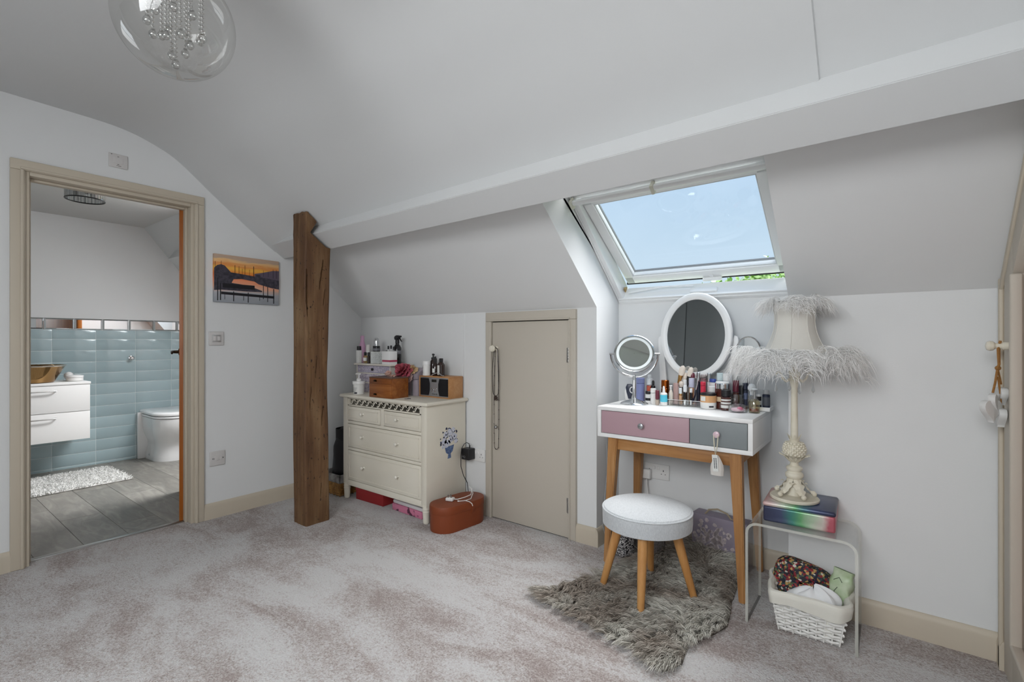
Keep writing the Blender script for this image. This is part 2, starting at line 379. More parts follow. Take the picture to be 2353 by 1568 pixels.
# ---- low eaves cupboard door in the knee wall
q = MB(); cx0, cx1, cz = -1.990, -1.430, 1.238
for a, b_ in ((cx0-.053, cx0-.004), (cx1+.004, cx1+.048)): q.box(a, b_, BY-.020, BY+.005, 0, cz+.005, .004, 3)
q.box(cx0-.053, cx1+.048, BY-.0202, BY+.005, cz+.0052, 1.300, .004, 3)
for a, b_ in ((cx0-.016, cx0-.004), (cx1+.004, cx1+.014)): q.box(a, b_, BY-.026, BY-.016, 0, cz+.0045, .004, 3)
q.box(cx0-.016, cx1+.014, BY-.0262, BY-.016, cz+.0048, cz+.0155, .004, 3)
struct('trim_6', q, M_cupb, 'stone painted architrave around the low eaves door')
q = MB(); q.box(cx0-.006, cx1+.006, BY-.002, BY+.004, 0, cz+.006); struct('trim_gap_shade', q, M_dark, 'near-black sheet painting the shade in the gap around the low eaves door')  # near-black sheet stands in for the shade in the door gap
dc = thing('door_2', 'low flush eaves door painted stone grey with white knob', 'door', ((cx0+cx1)/2, BY, 0)); dc['kind'] = 'structure'
hw = (cx1-cx0)/2; q = MB(); q.box(-hw, hw, -.012, .004, .006, cz, .002); q.build('door_leaf', M_cupb, dc)
for z in (1.04, .19):
    q = MB(); q.box(hw-.012, hw+.003, -.0155, -.011, z-.042, z+.042, .001)
    for k in range(5): q.lathe([(.0045, k*.0168), (.0052, k*.0168+.002), (.0052, k*.0168+.0145), (.0045, k*.0168+.0165)], 10, TM(hw+.001, -.018, z-.042))
    q.build('hinge', M_steel, dc)
q = MB(); q.lathe([(.015, 0), (.015, .006), (.009, .010), (.009, .026), (.019, .034), (.0215, .044), (.017, .053), (.004, .056)], 22, TM(-.247, -.012, 1.073, 0, R(90)))
q.build('knob', mat('cream_ceramic', '#e3dccb', .25, coat=.4), dc)
# thin vertical joint of a boarded access panel beside the chest
q = MB(); q.box(-2.262, -2.259, BY-.0012, BY+.002, .8, 1.30); q.box(-2.245, -2.238, BY-.003, BY+.002, .8, 1.30, .001); struct('trim_8', q, M_wall, 'thin vertical panel joint in the knee wall')

# ---- oak post
def ymax(z):
    K = [(0, 1.738), (.9, 1.730), (1.55, 1.742), (1.700, 1.748), (1.702, 1.722), (1.776, 1.612), (1.782, 1.612), (1.850, 1.655), (1.895, 1.600), (1.92, 1.59)]
    for (a, va), (b_, vb) in zip(K, K[1:]):
        if a <= z <= b_: return va+(vb-va)*(z-a)/(b_-a)
    return K[-1][1]
xl = lambda z: -2.927 + .004*math.sin(z*5) - .012*max(0, z-1.5)
xr = lambda z: -2.780 + .004*math.sin(z*4+1)
yf = lambda z: 1.580 + .004*math.sin(z*6+2)
zl = [i*.0085 for i in range(200)] + [1.700+i*.0055 for i in range(38)]
cr = [  # cracks: face, u0, u1, z0, z1, half width (fraction of face), depth
    ('f', .12, .42, 1.36, 1.93, .045, .035), ('r', .10, .06, 1.27, 1.55, .04, .035), ('r', .58, .70, 1.44, 1.62, .035, .03), ('r', .74, .80, 1.34, 1.44, .022, .015),
    ('r', .70, .78, .60, .72, .03, .022), ('f', .22, .30, .92, 1.10, .035, .02), ('r', .2, .26, .70, .84, .022, .018), ('f', .6, .7, .12, .30, .03, .014), ('r', .45, .5, .90, 1.02, .022, .015), ('r', .62, .66, .16, .24, .025, .018), ('f', .45, .5, .5, .66, .02, .012)]
q = MB(); vs = []; NF = 60
for z in zl:
    x0, x1, y0, y1 = xl(z), xr(z), yf(z), ymax(z); ring = []
    c4 = [(x0, y0), (x1, y0), (x1, y1), (x0, y1)]
    for fi in range(4):
        a = Vector(c4[fi]); b_ = Vector(c4[(fi+1) % 4]); dv = b_-a; nn = Vector((dv.y, -dv.x)).normalized() if dv.length > 1e-6 else Vector((0, 0))
        for k in range(NF):
            u = k/NF; p_ = a+dv*u
            e_ = min(u, 1-u); off = -.007*max(0, 1-e_/.07)**2
            off += .0045*(noise.noise(Vector((p_.x*9, p_.y*9, z*2.2)))) + .0016*noise.noise(Vector((p_.x*70, p_.y*70, z*6)))
            for f_, u0, u1, z0, z1, hw_, dp in cr:
                if {'f': 0, 'r': 1}[f_] == fi and z0 <= z <= z1:
                    t = (z-z0)/(z1-z0); uc = u0+(u1-u0)*t + .02*noise.noise(Vector((z*18, 3, u0*50)))
                    wv = hw_*(.35+.65*math.sin(math.pi*min(1, max(0, t*.9+.05))))
                    if abs(u-uc) < wv: off -= dp*(1-abs(u-uc)/wv)
            ring.append((p_.x+nn.x*off, p_.y+nn.y*off, z + (.006*noise.noise(Vector((p_.x*30, p_.y*30, 1))) if z > 1.88 else 0)))
    vs += ring
n_ = NF*4; fs = [(i*n_+k, i*n_+(k+1) % n_, (i+1)*n_+(k+1) % n_, (i+1)*n_+k) for i in range(len(zl)-1) for k in range(n_)] + [tuple(range(n_-1, -1, -1)), tuple((len(zl)-1)*n_+k for k in range(n_))]
q._add(vs, fs)
m, nt, out = new_mat('aged_oak'); p = N(nt, 'BsdfPrincipled', Roughness=.7); L(nt, p.outputs[0], out.inputs[0])
v = coord(nt, 'Object', (22, 22, 1.6)); n1 = N(nt, 'TexNoise', Scale=2.2, Detail=8, Roughness=.7, Distortion=.5); L(nt, v, n1.inputs['Vector'])
v2 = coord(nt, 'Object', (5, 5, 1.2)); n2 = N(nt, 'TexNoise', Scale=1.6, Detail=4); L(nt, v2, n2.inputs['Vector'])
v3 = coord(nt, 'Object', (1, 1, .5)); n3 = N(nt, 'TexNoise', Scale=75, Detail=2); L(nt, v3, n3.inputs['Vector'])
c = ramp(nt, n1.outputs[0], [(.25, '#3d2615'), (.5, '#68482c'), (.75, '#8f6c48')])
c = mixc(nt, .55, c, ramp(nt, n2.outputs[0], [(.35, '#50341f'), (.5, '#745537'), (.68, '#957a58')]), 'MIX')
c = mixc(nt, ramp(nt, n3.outputs[0], [(.66, (0, 0, 0, 1)), (.72, (1, 1, 1, 1))]), c, lin('#2c1a0e'))
L(nt, c, p.inputs['Base Color']); b = N(nt, 'Bump', Strength=.35, Distance=.006); L(nt, n1.outputs[0], b.inputs['Height']); L(nt, b.outputs[0], p.inputs['Normal'])
o = q.build('timber_post', m); tag(o, 'old brown oak post with notched top and long cracks', 'post')

# ================================================================ ROOFLIGHT in the niche
th = math.atan(TS); cs, sn = math.cos(th), math.sin(th)
# local frame: u = along X, v = up the slope, n = outward
W1 = thing('window_1', 'white top-hung roof window standing ajar above the dressing table', 'window', (0, NY, WZ0)); W1['kind'] = 'structure'
WM = Matrix(((1, 0, 0, 0), (0, -cs, sn, 0), (0, sn, cs, 0), (0, 0, 0, 1)))      # (u,v,n) -> local xyz
u0, u1, vl = NL+.004, NR-.004, .750
M_pvc = mat('white_window_frame', '#f0f1f1', .3)
q = MB()
for a, b_ in ((u0-.03, u0+.030), (u1-.030, u1+.03)): q.box(a, b_, 0, vl+.04, .0, .10, .004, 2, WM)
q.box(u0, u1, -.004, .020, 0, .09, .004, 2, WM); q.box(u0, u1, vl-.02, vl+.04, .0, .10, .004, 2, WM)
q.build('outer_frame', M_pvc, W1)
q = MB(); q.box(u0+.0, u1-.0, -.012, .012, -.012, .004, .004, 2, WM); q.box(u0+.002, u1-.002, .012, .026, -.006, .004, .002, 2, WM); q.build('sill_lining', M_pvc, W1)
q = MB()
for a, b_ in ((u0-.001, u0+.007), (u1-.007, u1+.001)): q.box(a, b_, 0, vl, -.006, .0, .002, 2, WM)
q.build('side_lining', M_pvc, W1)
# sash swings outwards about its top edge
SA = WM @ Matrix.Translation((0, vl-.02, .02)) @ Matrix.Rotation(R(-7.6), 4, 'X') @ Matrix.Translation((0, -(vl-.02), 0))
s0, s1, sv0, sv1 = u0+.032, u1-.032, .026, .705; fw = .052; fb = .058
q = MB()
for a, b_ in ((s0, s0+fw), (s1-fw, s1)): q.box(a, b_, sv0, sv1, 0, .055, .005, 2, SA)
q.box(s0, s1, sv0, sv0+fb, 0, .055, .005, 2, SA); q.box(s0, s1, sv1-.045, sv1, 0, .055, .005, 2, SA)
ss = q.build('sash', M_pvc, W1)
q = MB()
for a, b_ in ((s0+fw-.016, s0+fw+.006), (s1-fw-.006, s1-fw+.016)): q.box(a, b_, sv0+fb-.016, sv1-.04, .006, .04, .004, 2, SA)
q.box(s0+fw-.016, s1-fw+.016, sv0+fb-.016, sv0+fb+.006, .006, .04, .004, 2, SA); q.box(s0+fw-.016, s1-fw+.016, sv1-.055, sv1-.035, .006, .04, .004, 2, SA)
q.build('glazing_bead', mat('pale_grey_bead', '#d5d8d9', .35), ss)
q = MB(); g_ = .004
for a, b_ in ((s0+fw+.004, s0+fw+.004+g_), (s1-fw-.004-g_, s1-fw-.004)): q.box(a, b_, sv0+fb, sv1-.04, .034, .046, 0, 2, SA)
q.box(s0+fw, s1-fw, sv0+fb+.004, sv0+fb+.004+g_, .034, .046, 0, 2, SA); q.build('glazing_gasket', mat('grey_gasket', '#6d7173', .6), ss)
q = MB(); q.box(s0+fw-.01, s1-fw+.01, sv0+fb-.01, sv1-.03, .044, .046, 0, 2, SA); q.build('pane', glassy('window_glass', (.99, .995, 1, 1), .015, .0, .05), ss)
q = MB(); q.box(s0-.01, s1+.01, sv0-.01, sv0+.0, .0, .06, .003, 2, SA); q.build('bottom_seal', M_dark, ss)
# control bar along the head
q = MB(); q.tube([WM @ Vector((u0+.012, .724, -.022)), WM @ Vector((u1-.012, .724, -.022))], .018, 12, flat=.8); hb = q.build('control_bar', M_pvc, W1)
for uu in (u0+.013, (u0+u1)/2-.03, u1-.016):
    q = MB(); q.box(uu-.008, uu+.008, .700, .746, -.043, .0, .004, 2, WM); q.build('bar_bracket', mat('aged_white_plastic', '#d9d8c8', .45), W1)
# chain opener and handle at the foot of the sash
q = MB(); um = (u0+u1)/2+.055
q.box(um-.10, um+.04, .014, .034, .012, .045, .006, 2, WM); q.build('chain_opener', M_pvc, W1)
q = MB(); q.box(um-.012, um+.012, -.012, .060, -.004, .012, .005, 2, SA); q.tube([SA @ Vector((um-.045, .026, -.008)), SA @ Vector((um+.05, .026, -.008))], .011, 10); q.build('sash_handle', M_pvc, W1)
q = MB()
for k in range(2): q.box(u0+.034, u0+.042, .034+.014*k, .046+.014*k, .04, .075-.015*k, .002, 2, WM)
q.build('stay_hinge', mat('brass_fitting', '#b49a6a', .35, .8), W1)
q = MB(); q.tube([WM @ Vector((u0+.06, .035, .03)), WM @ Vector((u0+.26, .05, .05)), WM @ Vector((um-.08, .045, .045))], .006, 6, flat=.6); q.build('opener_chain', M_pvc, W1)
# ================================================================ BATHROOM beyond the doorway
GX = -5.694                                       # tiled gable wall
q = MB(); q.box(GX-.1, GX, -.7, 2.5, 0, 2.6); gable = struct('wall_bathroom_gable', q, M_wall, 'pale wall over the tiled part of the bathroom')
q = MB(); q.box(GX, -3.46, -.8, -.7, 0, 2.6); struct('wall_bathroom_left', q, M_wall)
q = MB(); q.box(GX, -3.46, 2.4, 2.5, 0, 1.4); struct('wall_bathroom_right', q, M_wall)
q = MB(); q.box(GX, -3.50, -.7, 1.585, 2.212, 2.30); struct('ceiling_bathroom', q, mat('bathroom_ceiling_paint', '#c9c8c6', .9))
q = MB(); bs = lambda y: 2.19-(y-1.585)*1.28
q.prism([(1.585, 2.212), (1.585, 2.30), (2.5, 1.55), (2.5, bs(2.42)), (2.42, bs(2.42))], 'x', GX, -4.50); q.prism([(1.585, 2.212), (1.585, 2.30), (2.5, 1.55), (2.5, bs(2.42)), (2.42, bs(2.42))], 'x', -3.86, -3.46)
struct('ceiling_bathroom_slope', q, M_ceil)
q = MB(); q.prism([(1.70, 1.90), (1.80, 1.83), (1.9, 1.97), (1.8, 2.04)], 'x', GX+.25, -4.52, bev=.004); struct('trim_9', q, M_ceil, 'white boxed purlin end in the bathroom')
q = MB(); q.box(GX-.05, -3.46, -.75, 2.45, -.08, -.0025); bfl = struct('floor_bathroom', q, mat('grey_grout', '#6f6d69', .9))
# floor planks, each a piece of its own
m, nt, out = new_mat('grey_plank_porcelain'); p = N(nt, 'BsdfPrincipled', Roughness=.42); L(nt, p.outputs[0], out.inputs[0])
oi = N(nt, 'ObjectInfo'); v = coord(nt, 'Object', (1.2, 6, 1))
vm = N(nt, 'VectorMath', operation='ADD'); L(nt, v, vm.inputs[0]); mul = N(nt, 'VectorMath', operation='SCALE'); mul.inputs[3].default_value = 37
cmb = N(nt, 'CombineXYZ'); L(nt, oi.outputs['Random'], cmb.inputs[0]); L(nt, oi.outputs['Random'], cmb.inputs[1]); L(nt, cmb.outputs[0], mul.inputs[0]); L(nt, mul.outputs[0], vm.inputs[1])
n1 = N(nt, 'TexNoise', Scale=2.6, Detail=6, Roughness=.6, Distortion=1.2); L(nt, vm.outputs[0], n1.inputs['Vector'])
c = ramp(nt, n1.outputs[0], [(.3, '#66645f'), (.5, '#84817b'), (.7, '#a3a098')])
c = mixc(nt, .4, c, ramp(nt, oi.outputs['Random'], [(0, '#6a6863'), (1, '#96938c')])); L(nt, c, p.inputs['Base Color'])
M_plank = m
q = MB(); q.box(-.499, .499, -.0992, .0992, -.010, 0, .0008, 1); pl0 = q.build('plank', M_plank, bfl, loc=(0, 0, -50))
k = 0; first = True
for j in range(16):
    y = -.60 + .2*j
    for i in range(4):
        x = -5.9 + (j % 3)*.33 + i*1.0
        if y > 2.4 or x-.5 > -3.47: continue
        x1_ = min(x+.498, -3.468); x0_ = max(x-.498, GX)
        if x1_-x0_ < .1: continue
        sc_ = ((x1_-x0_)/.996, 1, 1)
        if first: pl0.location = ((x0_+x1_)/2, y, 0); pl0.scale = sc_; first = False
        else: inst(pl0, 'plank', bfl, ((x0_+x1_)/2, y, 0), None, sc_)
# clip overhang under the walls is hidden by the wall thickness
# glazed wall tiles 295 x 98 mm
m, nt, out = new_mat('pale_blue_glazed_tile'); p = N(nt, 'BsdfPrincipled', Roughness=.12); p.inputs['Coat Weight'].default_value = .3; L(nt, p.outputs[0], out.inputs[0])
oi = N(nt, 'ObjectInfo'); L(nt, ramp(nt, oi.outputs['Random'], [(0, '#a3b8bd'), (1, '#adc2c7')]), p.inputs['Base Color'])
v = coord(nt, 'Object', (1, 1, 1)); n1 = N(nt, 'TexNoise', Scale=9, Detail=2); L(nt, v, n1.inputs['Vector']); b = N(nt, 'Bump', Strength=.08, Distance=.01); L(nt, n1.outputs[0], b.inputs['Height']); L(nt, b.outputs[0], p.inputs['Normal'])
M_tile = m
q = MB(); q.box(GX, GX+.0085, -.7, 2.4, 0, 1.217); struct('trim_10', q, mat('pale_grout', '#dde6e6', .8), 'pale grout bed behind the blue wall tiles')
def tile_mesh(hy, z0, z1):
    q = MB(); q.box(.003, .0105, -hy, hy, z0, z1, .0014, 2); return q
full = tile_mesh(.1452, 0, .0975).build('tile', M_tile, gable, loc=(GX, .927-.2935*.5, .0255)); tops = tile_mesh(.1452, 0, .079).build('tile', M_tile, gable, loc=(GX, .927-.2935*.5, 1.1375)); bots = tile_mesh(.1452, 0, .020).build('tile', M_tile, gable, loc=(GX, .927-.2935*.5, .002))
for j in range(-4, 5):
    y = .927 + .2935*(j-.5)
    if y > 2.3: continue
    if j != 0:
        inst(tops, 'tile', gable, (GX, y, 1.1375)); inst(bots, 'tile', gable, (GX, y, .002))
    for r_ in range(11):
        z = .0255 + .1011*r_
        if j == 0 and r_ == 0: continue
        inst(full, 'tile', gable, (GX, y, z))
# bevelled mirror tiles above
q = MB(); q._add([(.002, -.097, 0), (.002, .097, 0), (.002, .097, .1), (.002, -.097, .1), (.010, -.085, .012), (.010, .085, .012), (.010, .085, .088), (.010, -.085, .088)], [(0, 1, 5, 4), (1, 2, 6, 5), (2, 3, 7, 6), (3, 0, 4, 7), (4, 5, 6, 7), (3, 2, 1, 0)], smooth=False)
mt = q.build('mirror_tile', M_mirror, gable, sharp=5, loc=(GX, .778, 1.219))
for j in range(-5, 8):
    if j == 0: continue
    y = .778 + .196*j
    if -.6 < y < 2.3: inst(mt, 'mirror_tile', gable, (GX, y, 1.219))
# wall-hung vanity unit
u = thing('vanity_unit', 'white wall-hung bathroom unit with two handled drawers', 'cabinet', (GX+.012, .55, .315))
D = .43; q = MB(); q.box(0, D-.02, -.54, .54, 0, .45, .002); q.build('body', M_white, u)
q = MB(); q.box(0, D+.004, -.545, .545, .450, .470, .003); q.build('countertop', M_white, u)
for z0, z1 in ((.0, .228), (.232, .447)):
    q = MB(); q.box(D-.02, D, -.54, .54, z0, z1, .002); dw = q.build('drawer', M_white, u)
    q = MB(); zh = z1-.04; q.tube([(D, -.33, zh), (D+.025, -.325, zh), (D+.03, -.30, zh), (D+.03, .30, zh), (D+.025, .325, zh), (D, .33, zh)], .005, 8, flat=1); q.build('handle', M_steel, dw)
bs_ = thing('basin', 'polished bronze vessel basin on the white bathroom unit', 'basin', (GX+.275, .76, .787))
q = MB(); q.lathe([(.13, 0), (.138, .004), (.208, .135), (.210, .137), (.206, .137), (.199, .128), (.13, .012), (.02, .008)], 48, cap=True)
q.build('bowl', mat('polished_bronze', '#8d6f49', .08, 1), bs_)
q = MB(); q.lathe([(.2055, .128), (.211, .136), (.211, .139), (.206, .139), (.2045, .128)], 48, cap=False); q.build('rim', mat('pale_bronze_rim', '#cfc8bd', .2, .8), bs_)
t = thing('basin_tap', 'tall chrome tap curving over the bronze basin', 'tap', (GX+.042, .72, .787))
q = MB(); q.lathe([(.024, 0), (.024, .006), (.016, .012), (.016, .30)], 16, cap=True); q.build('tap_body', M_chrome, t)
q = MB(); q.tube([(0, 0, .29), (.01, .005, .36), (.04, .012, .405), (.085, .022, .40), (.115, .03, .36), (.122, .033, .335)], [.016, .016, .015, .014, .013, .014], 12); q.build('spout', M_chrome, t)
t = thing('soap_dish', 'low white glazed dish with lid beside the bronze basin', 'dish', (GX+.30, 1.02, .787))
q = MB(); q.lathe([(.05, 0), (.055, .004), (.055, .028), (.05, .031)], 24); q.build('dish', M_plastic, t)
q = MB(); q.lathe([(.057, .031), (.057, .044), (.03, .050), (.004, .051)], 24); q.build('lid', M_white, t)
t = thing('cotton_jar', 'small clear jar of white cotton behind the low dish', 'jar', (GX+.20, 1.0, .787))
q = MB(); q.lathe([(.035, 0), (.037, .003), (.037, .06), (.03, .066)], 20); q.build('jar', M_clear, t)
q = MB(); q.sphere((0, 0, .04), .032, 12, 8, (1, 1, 1)); q.build('cotton', M_white, t)
# toilet, back to the tiled wall
t = thing('toilet', 'white back-to-wall toilet with closed lid', 'toilet', (GX+.012, 1.735, 0))
M_ceramic = mat('white_ceramic', '#eceded', .12, coat=.5)
def dplan(l, wd, n=28):
    pts = [(0, -wd), (l-wd*1.05, -wd)]
    for k in range(n+1):
        a = -math.pi/2+math.pi*k/n; pts.append((l-wd*1.05+wd*1.05*math.cos(a), wd*math.sin(a)))
    return pts + [(0, wd)]
def loft(q, secs):
    n = len(secs[0][0]); vs = [(x, y, z) for pl, z in secs for x, y in pl]
    q._add(vs, [(i*n+k, i*n+(k+1) % n, (i+1)*n+(k+1) % n, (i+1)*n+k) for i in range(len(secs)-1) for k in range(n)] + [tuple(range(n-1, -1, -1)), tuple((len(secs)-1)*n+k for k in range(n))])
q = MB(); loft(q, [(dplan(.40, .155), 0), (dplan(.40, .152), .05), (dplan(.385, .135), .13), (dplan(.40, .14), .18), (dplan(.46, .165), .24), (dplan(.51, .18), .31), (dplan(.525, .185), .39), (dplan(.525, .185), .405)]); q.build('pan', M_ceramic, t)
q = MB(); loft(q, [(dplan(.525, .186), .409), (dplan(.532, .19), .413), (dplan(.532, .19), .424), (dplan(.525, .186), .428)]); q.build('seat', M_ceramic, t)
q = MB(); loft(q, [(dplan(.525, .186), .433), (dplan(.534, .191), .437), (dplan(.534, .191), .452), (dplan(.52, .18), .462), (dplan(.48, .15), .467)]); q.build('lid', M_ceramic, t)
q = MB(); q.box(0, .045, -.215, .215, 0, .44, .004); q.build('back_plinth', M_ceramic, t)
q = MB(); q.lathe([(.011, 0), (.011, .004), (.004, .006)], 12, TM(.16, -.157, .05, 0, R(90))); q.build('floor_bolt_cap', M_chrome, t)
t = thing('robe_hook', 'round chrome robe hook on the blue tiles', 'hook', (GX+.012, 1.478, .959))
q = MB(); q.lathe([(.02, 0), (.02, .005), (.01, .008), (.01, .025), (.017, .032), (.019, .042), (.012, .05), (.003, .051)], 18, TM(0, 0, 0, 0, 0, R(90))); q.build('hook_knob', M_chrome, t)
# loo mat: tufted cotton
def strands(q, pts, seg, wid):
    """pts: list of (root, tip, sag vector) -> thin tapering curved ribbons"""
    vs = []; fs = []
    for a, b_, g in pts:
        d_ = b_-a; s_ = d_.cross(Vector((random.uniform(-1, 1), random.uniform(-1, 1), random.uniform(-1, 1))))
        s_ = s_.normalized()*wid*.5 if s_.length > 1e-9 else Vector((wid*.5, 0, 0)); base = len(vs)
        for k in range(seg):
            t_ = k/seg; c_ = a+d_*t_+g*(4*t_*(1-t_)) ; w_ = s_*(1-t_*.7); vs += [c_-w_, c_+w_]
        vs.append(b_)
        for k in range(seg-1): fs.append((base+2*k, base+2*k+1, base+2*k+3, base+2*k+2))
        fs.append((base+2*seg-2, base+2*seg-1, base+2*seg))
    me_v = [tuple(v_) for v_ in vs]; q._add(me_v, fs)
t = thing('bath_mat', 'white shaggy cotton mat lying on the grey bathroom floor', 'mat', (-5.15, .93, 0), R(2))
q = MB(); q.box(-.31, .31, -.42, .335, .001, .010, .004); q.build('backing', mat('cotton_backing', '#d9d8d5', .95), t)
pts = []
for k in range(9000):
    x, y = random.uniform(-.315, .315), random.uniform(-.42, .34); a = Vector((x, y, .006)); an = random.uniform(0, 6.28); l_ = random.uniform(.008, .022)
    pts.append((a, a+Vector((math.cos(an)*l_, math.sin(an)*l_, random.uniform(.008, .020))), Vector((0, 0, .006))))
q = MB(); strands(q, pts, 2, .007); q.build('pile', mat('white_cotton_pile', '#eeeeec', .95), t, kind='stuff')
# crystal drum ceiling light
t = thing('ceiling_light', 'round crystal drum light with black rings under the bathroom ceiling', 'ceiling light', (-4.22, .85, 2.052))
q = MB(); q.lathe([(.05, .148), (.05, .160)], 24); q.build('ceiling_plate', M_chrome, t)
for z in (.0, .15):
    q = MB(); q.tube([(.102*math.cos(a*math.pi/24), .102*math.sin(a*math.pi/24), z+.003) for a in range(48)], .004, 6, closed=True); q.build('ring', M_black, t)
q = MB(); q.box(-.002, .002, -.008, .008, 0, .145, .001, 1); ro = q.build('crystal_rod', glassy('crystal_rod_glass', (.85, .87, .88, 1), .3, .05, .9), t, loc=(.102, 0, .005))
for k in range(1, 34):
    a = 2*math.pi*k/34; inst(ro, 'crystal_rod', t, (.102*math.cos(a), .102*math.sin(a), .005), (0, 0, a))
q = MB()
for k in range(3):
    a = k*2.1; q.tube([(0, 0, .15), (.03*math.cos(a), .03*math.sin(a), .11), (.05*math.cos(a), .05*math.sin(a), .07)], .004, 6)
    q.lathe([(.012, .03), (.014, .05), (.012, .085)], 10, TM(.05*math.cos(a), .05*math.sin(a), 0))
q.build('lamp_holder', M_black, t)
# open bathroom door seen along its edge
t = thing('door_1', 'orange oak bathroom door standing open, seen edge on', 'door', (-3.468, 1.168, 0), math.atan2(.316, -.949)); t['kind'] = 'structure'
q = MB(); q.box(.003, .745, -.022, .022, .006, 1.968, .002); lf = q.build('door_leaf', M_doorwood, t)
for z in (1.75, .985, .22):
    q = MB(); q.box(-.001, .004, -.0215, .000, z-.05, z+.05, .0008, 1)
    for dz in (-.035, 0, .035): q.lathe([(.0035, 0), (.0035, .0015), (.001, .002)], 8, TM(-.001, -.010, z+dz, 0, 0, R(-90)))
    for k in range(5): q.lathe([(.005, 0), (.0062, .001), (.0062, .0185), (.005, .0195)], 10, TM(-.006, -.026, z-.05+.02*k))
    q.build('hinge', M_steel, t)
q = MB(); q.lathe([(.024, 0), (.024, .005), (.012, .008), (.010, .04), (.010, .045)], 16, TM(.685, .022, 1.04, 0, R(-90))); q.tube([(.685, .062, 1.04), (.66, .066, 1.041), (.60, .066, 1.04), (.575, .066, 1.032)], [.010, .010, .008, .007], 10); q.build('lever_handle', mat('dark_bronze', '#3a2d20', .35, 1), t)

# ================================================================ LEFT WALL FITTINGS
def plate(name, label, cat, loc, wd, hg, axis, cor=.006, th_=.009):
    """moulded wall plate; returns the thing. axis 'x': on the left wall facing +X; '-y': on a wall facing -Y"""
    t = thing(name, label, cat, loc, R(90) if axis == 'x' else 0)
    q = MB(); q.box(-wd/2, wd/2, -th_, 0, -hg/2, hg/2, cor*.6, 3); q.build('plate', M_plate if axis == 'x' else M_plastic, t)
    return t
t = plate('light_switch', 'grey double light switch beside the bathroom doorway', 'switch', (LX, 1.321, 1.136), .088, .088, 'x')
q = MB()
q.box(-.026, .026, -.012, -.008, -.023, .023, .002); q.build('bezel', mat('silver_bezel', '#c9c9c9', .3, .6), t)
for x in (-.011, .011):
    q = MB(); q.box(x-.0095, x+.0095, -.0155, -.011, -.014, .014, .002); q.build('rocker', M_plate, t)
t = plate('fused_spur', 'grey fused switch plate low on the wall left of the oak post', 'switch', (LX, 1.327, .375), .090, .092, 'x')
q = MB(); q.box(-.022, .016, -.012, -.008, -.014, .014, .002); q.build('fuse_carrier', M_plate, t)
q = MB(); q.box(.012, .026, -.0125, -.008, -.012, .012, .002); q.build('rocker', M_plate, t)
for a, b_, c_, d_ in ((-.03, -.027, -.0096, -.009), (-.024, -.021, -.0126, -.012), (.030, .034, -.0096, -.009)): q = MB(); q.box(a, b_, c_, d_, -.004, .004); q.build('screw_slot', M_dark, t)
t = plate('isolator_switch', 'grey square isolator switch above the bathroom doorway', 'switch', (LX, .822, 2.116), .086, .076, 'x')
q = MB(); q.box(-.024, .021, -.0115, -.008, -.015, .016, .003); q.build('rocker', M_plate, t)
for a, b_, c_, d_ in ((-.005, .003, .021, .024), (-.005, .003, -.022, -.019), (-.009, -.003, -.028, -.026), (-.001, .012, -.029, -.0265)): q = MB(); q.box(a, b_, -.0094, -.009, c_, d_); q.build('printed_mark', mat('grey_print', '#5e5856', .6), t)
q = MB(); q.prism([(-.034, .033), (-.026, .033), (-.030, .028)], 'y', -.0094, -.009); q.build('printed_mark', mat('grey_print', '#5e5856', .6), t)

# ---- harbour canvas
m, nt, out = new_mat('sunset_harbour_print'); p = N(nt, 'BsdfPrincipled', Roughness=.55); L(nt, p.outputs[0], out.inputs[0])
tcx = N(nt, 'TexCoord'); sp = N(nt, 'SeparateXYZ'); L(nt, tcx.outputs['Generated'], sp.inputs[0])
nz = N(nt, 'TexNoise', Scale=3.2, Detail=4, Distortion=.6); mp = N(nt, 'Mapping'); mp.inputs['Scale'].default_value = (1, 1, 5); L(nt, tcx.outputs['Generated'], mp.inputs[0]); L(nt, mp.outputs[0], nz.inputs['Vector'])
ad = N(nt, 'Math', operation='MULTIPLY_ADD'); ad.inputs[1].default_value = .16; L(nt, nz.outputs[0], ad.inputs[0]); L(nt, sp.outputs['Z'], ad.inputs[2])
c = ramp(nt, ad.outputs[0], [(.10, '#9a9fa6'), (.30, '#b0b0b5'), (.40, '#e8b498'), (.55, '#f2966c'), (.68, '#e3702f'), (.80, '#f2b648'), (.88, '#e29048'), (.96, '#ecbf84'), (1.0, '#c0a48e')])
L(nt, c, p.inputs['Base Color']); M_print = m
t = thing('canvas_picture', 'canvas print of a harbour jetty at orange sunset', 'picture', (LX, 1.508, 1.368), R(90))
q = MB(); q.box(-.207, .207, -.022, 0, 0, .305, .002); cv = q.build('canvas', M_print, t)
M_ink = mat('print_black', '#15131a', .6); M_ink2 = mat('print_slate', '#2d2b36', .6, col2='#4a4550', vscale=60); M_ink3 = mat('print_violet', '#5d5262', .6)
def flat(poly, m_, nm, z=-.0224):
    q = MB(); q.prism([(a*.414-.207, b_*.305) for a, b_ in poly], 'y', z-.0003, z+.0002); return q.build(nm, m_, cv)
flat([(1, .56), (1, .78), (.9, .77), (.72, .70), (.6, .66), (.6, .56)], M_ink3, 'printed_far_hill')
flat([(0, .70), (.04, .76), (.10, .79), (.15, .77), (.20, .70), (.24, .64), (.36, .63), (.62, .60), (.62, .645), (.69, .65), (.70, .60), (1, .56), (1, .36), (.86, .38), (.66, .44), (.60, .49), (.40, .52), (.28, .50), (.25, .42), (.42, .40), (.62, .34), (.72, .30), (.72, .27), (.50, .26), (.10, .26), (.0, .24)], M_ink2, 'printed_quay', -.0228)
flat([(.10, .22), (.92, .20), (.92, .145), (.10, .165)], M_ink, 'printed_jetty', -.0232)
q = MB()
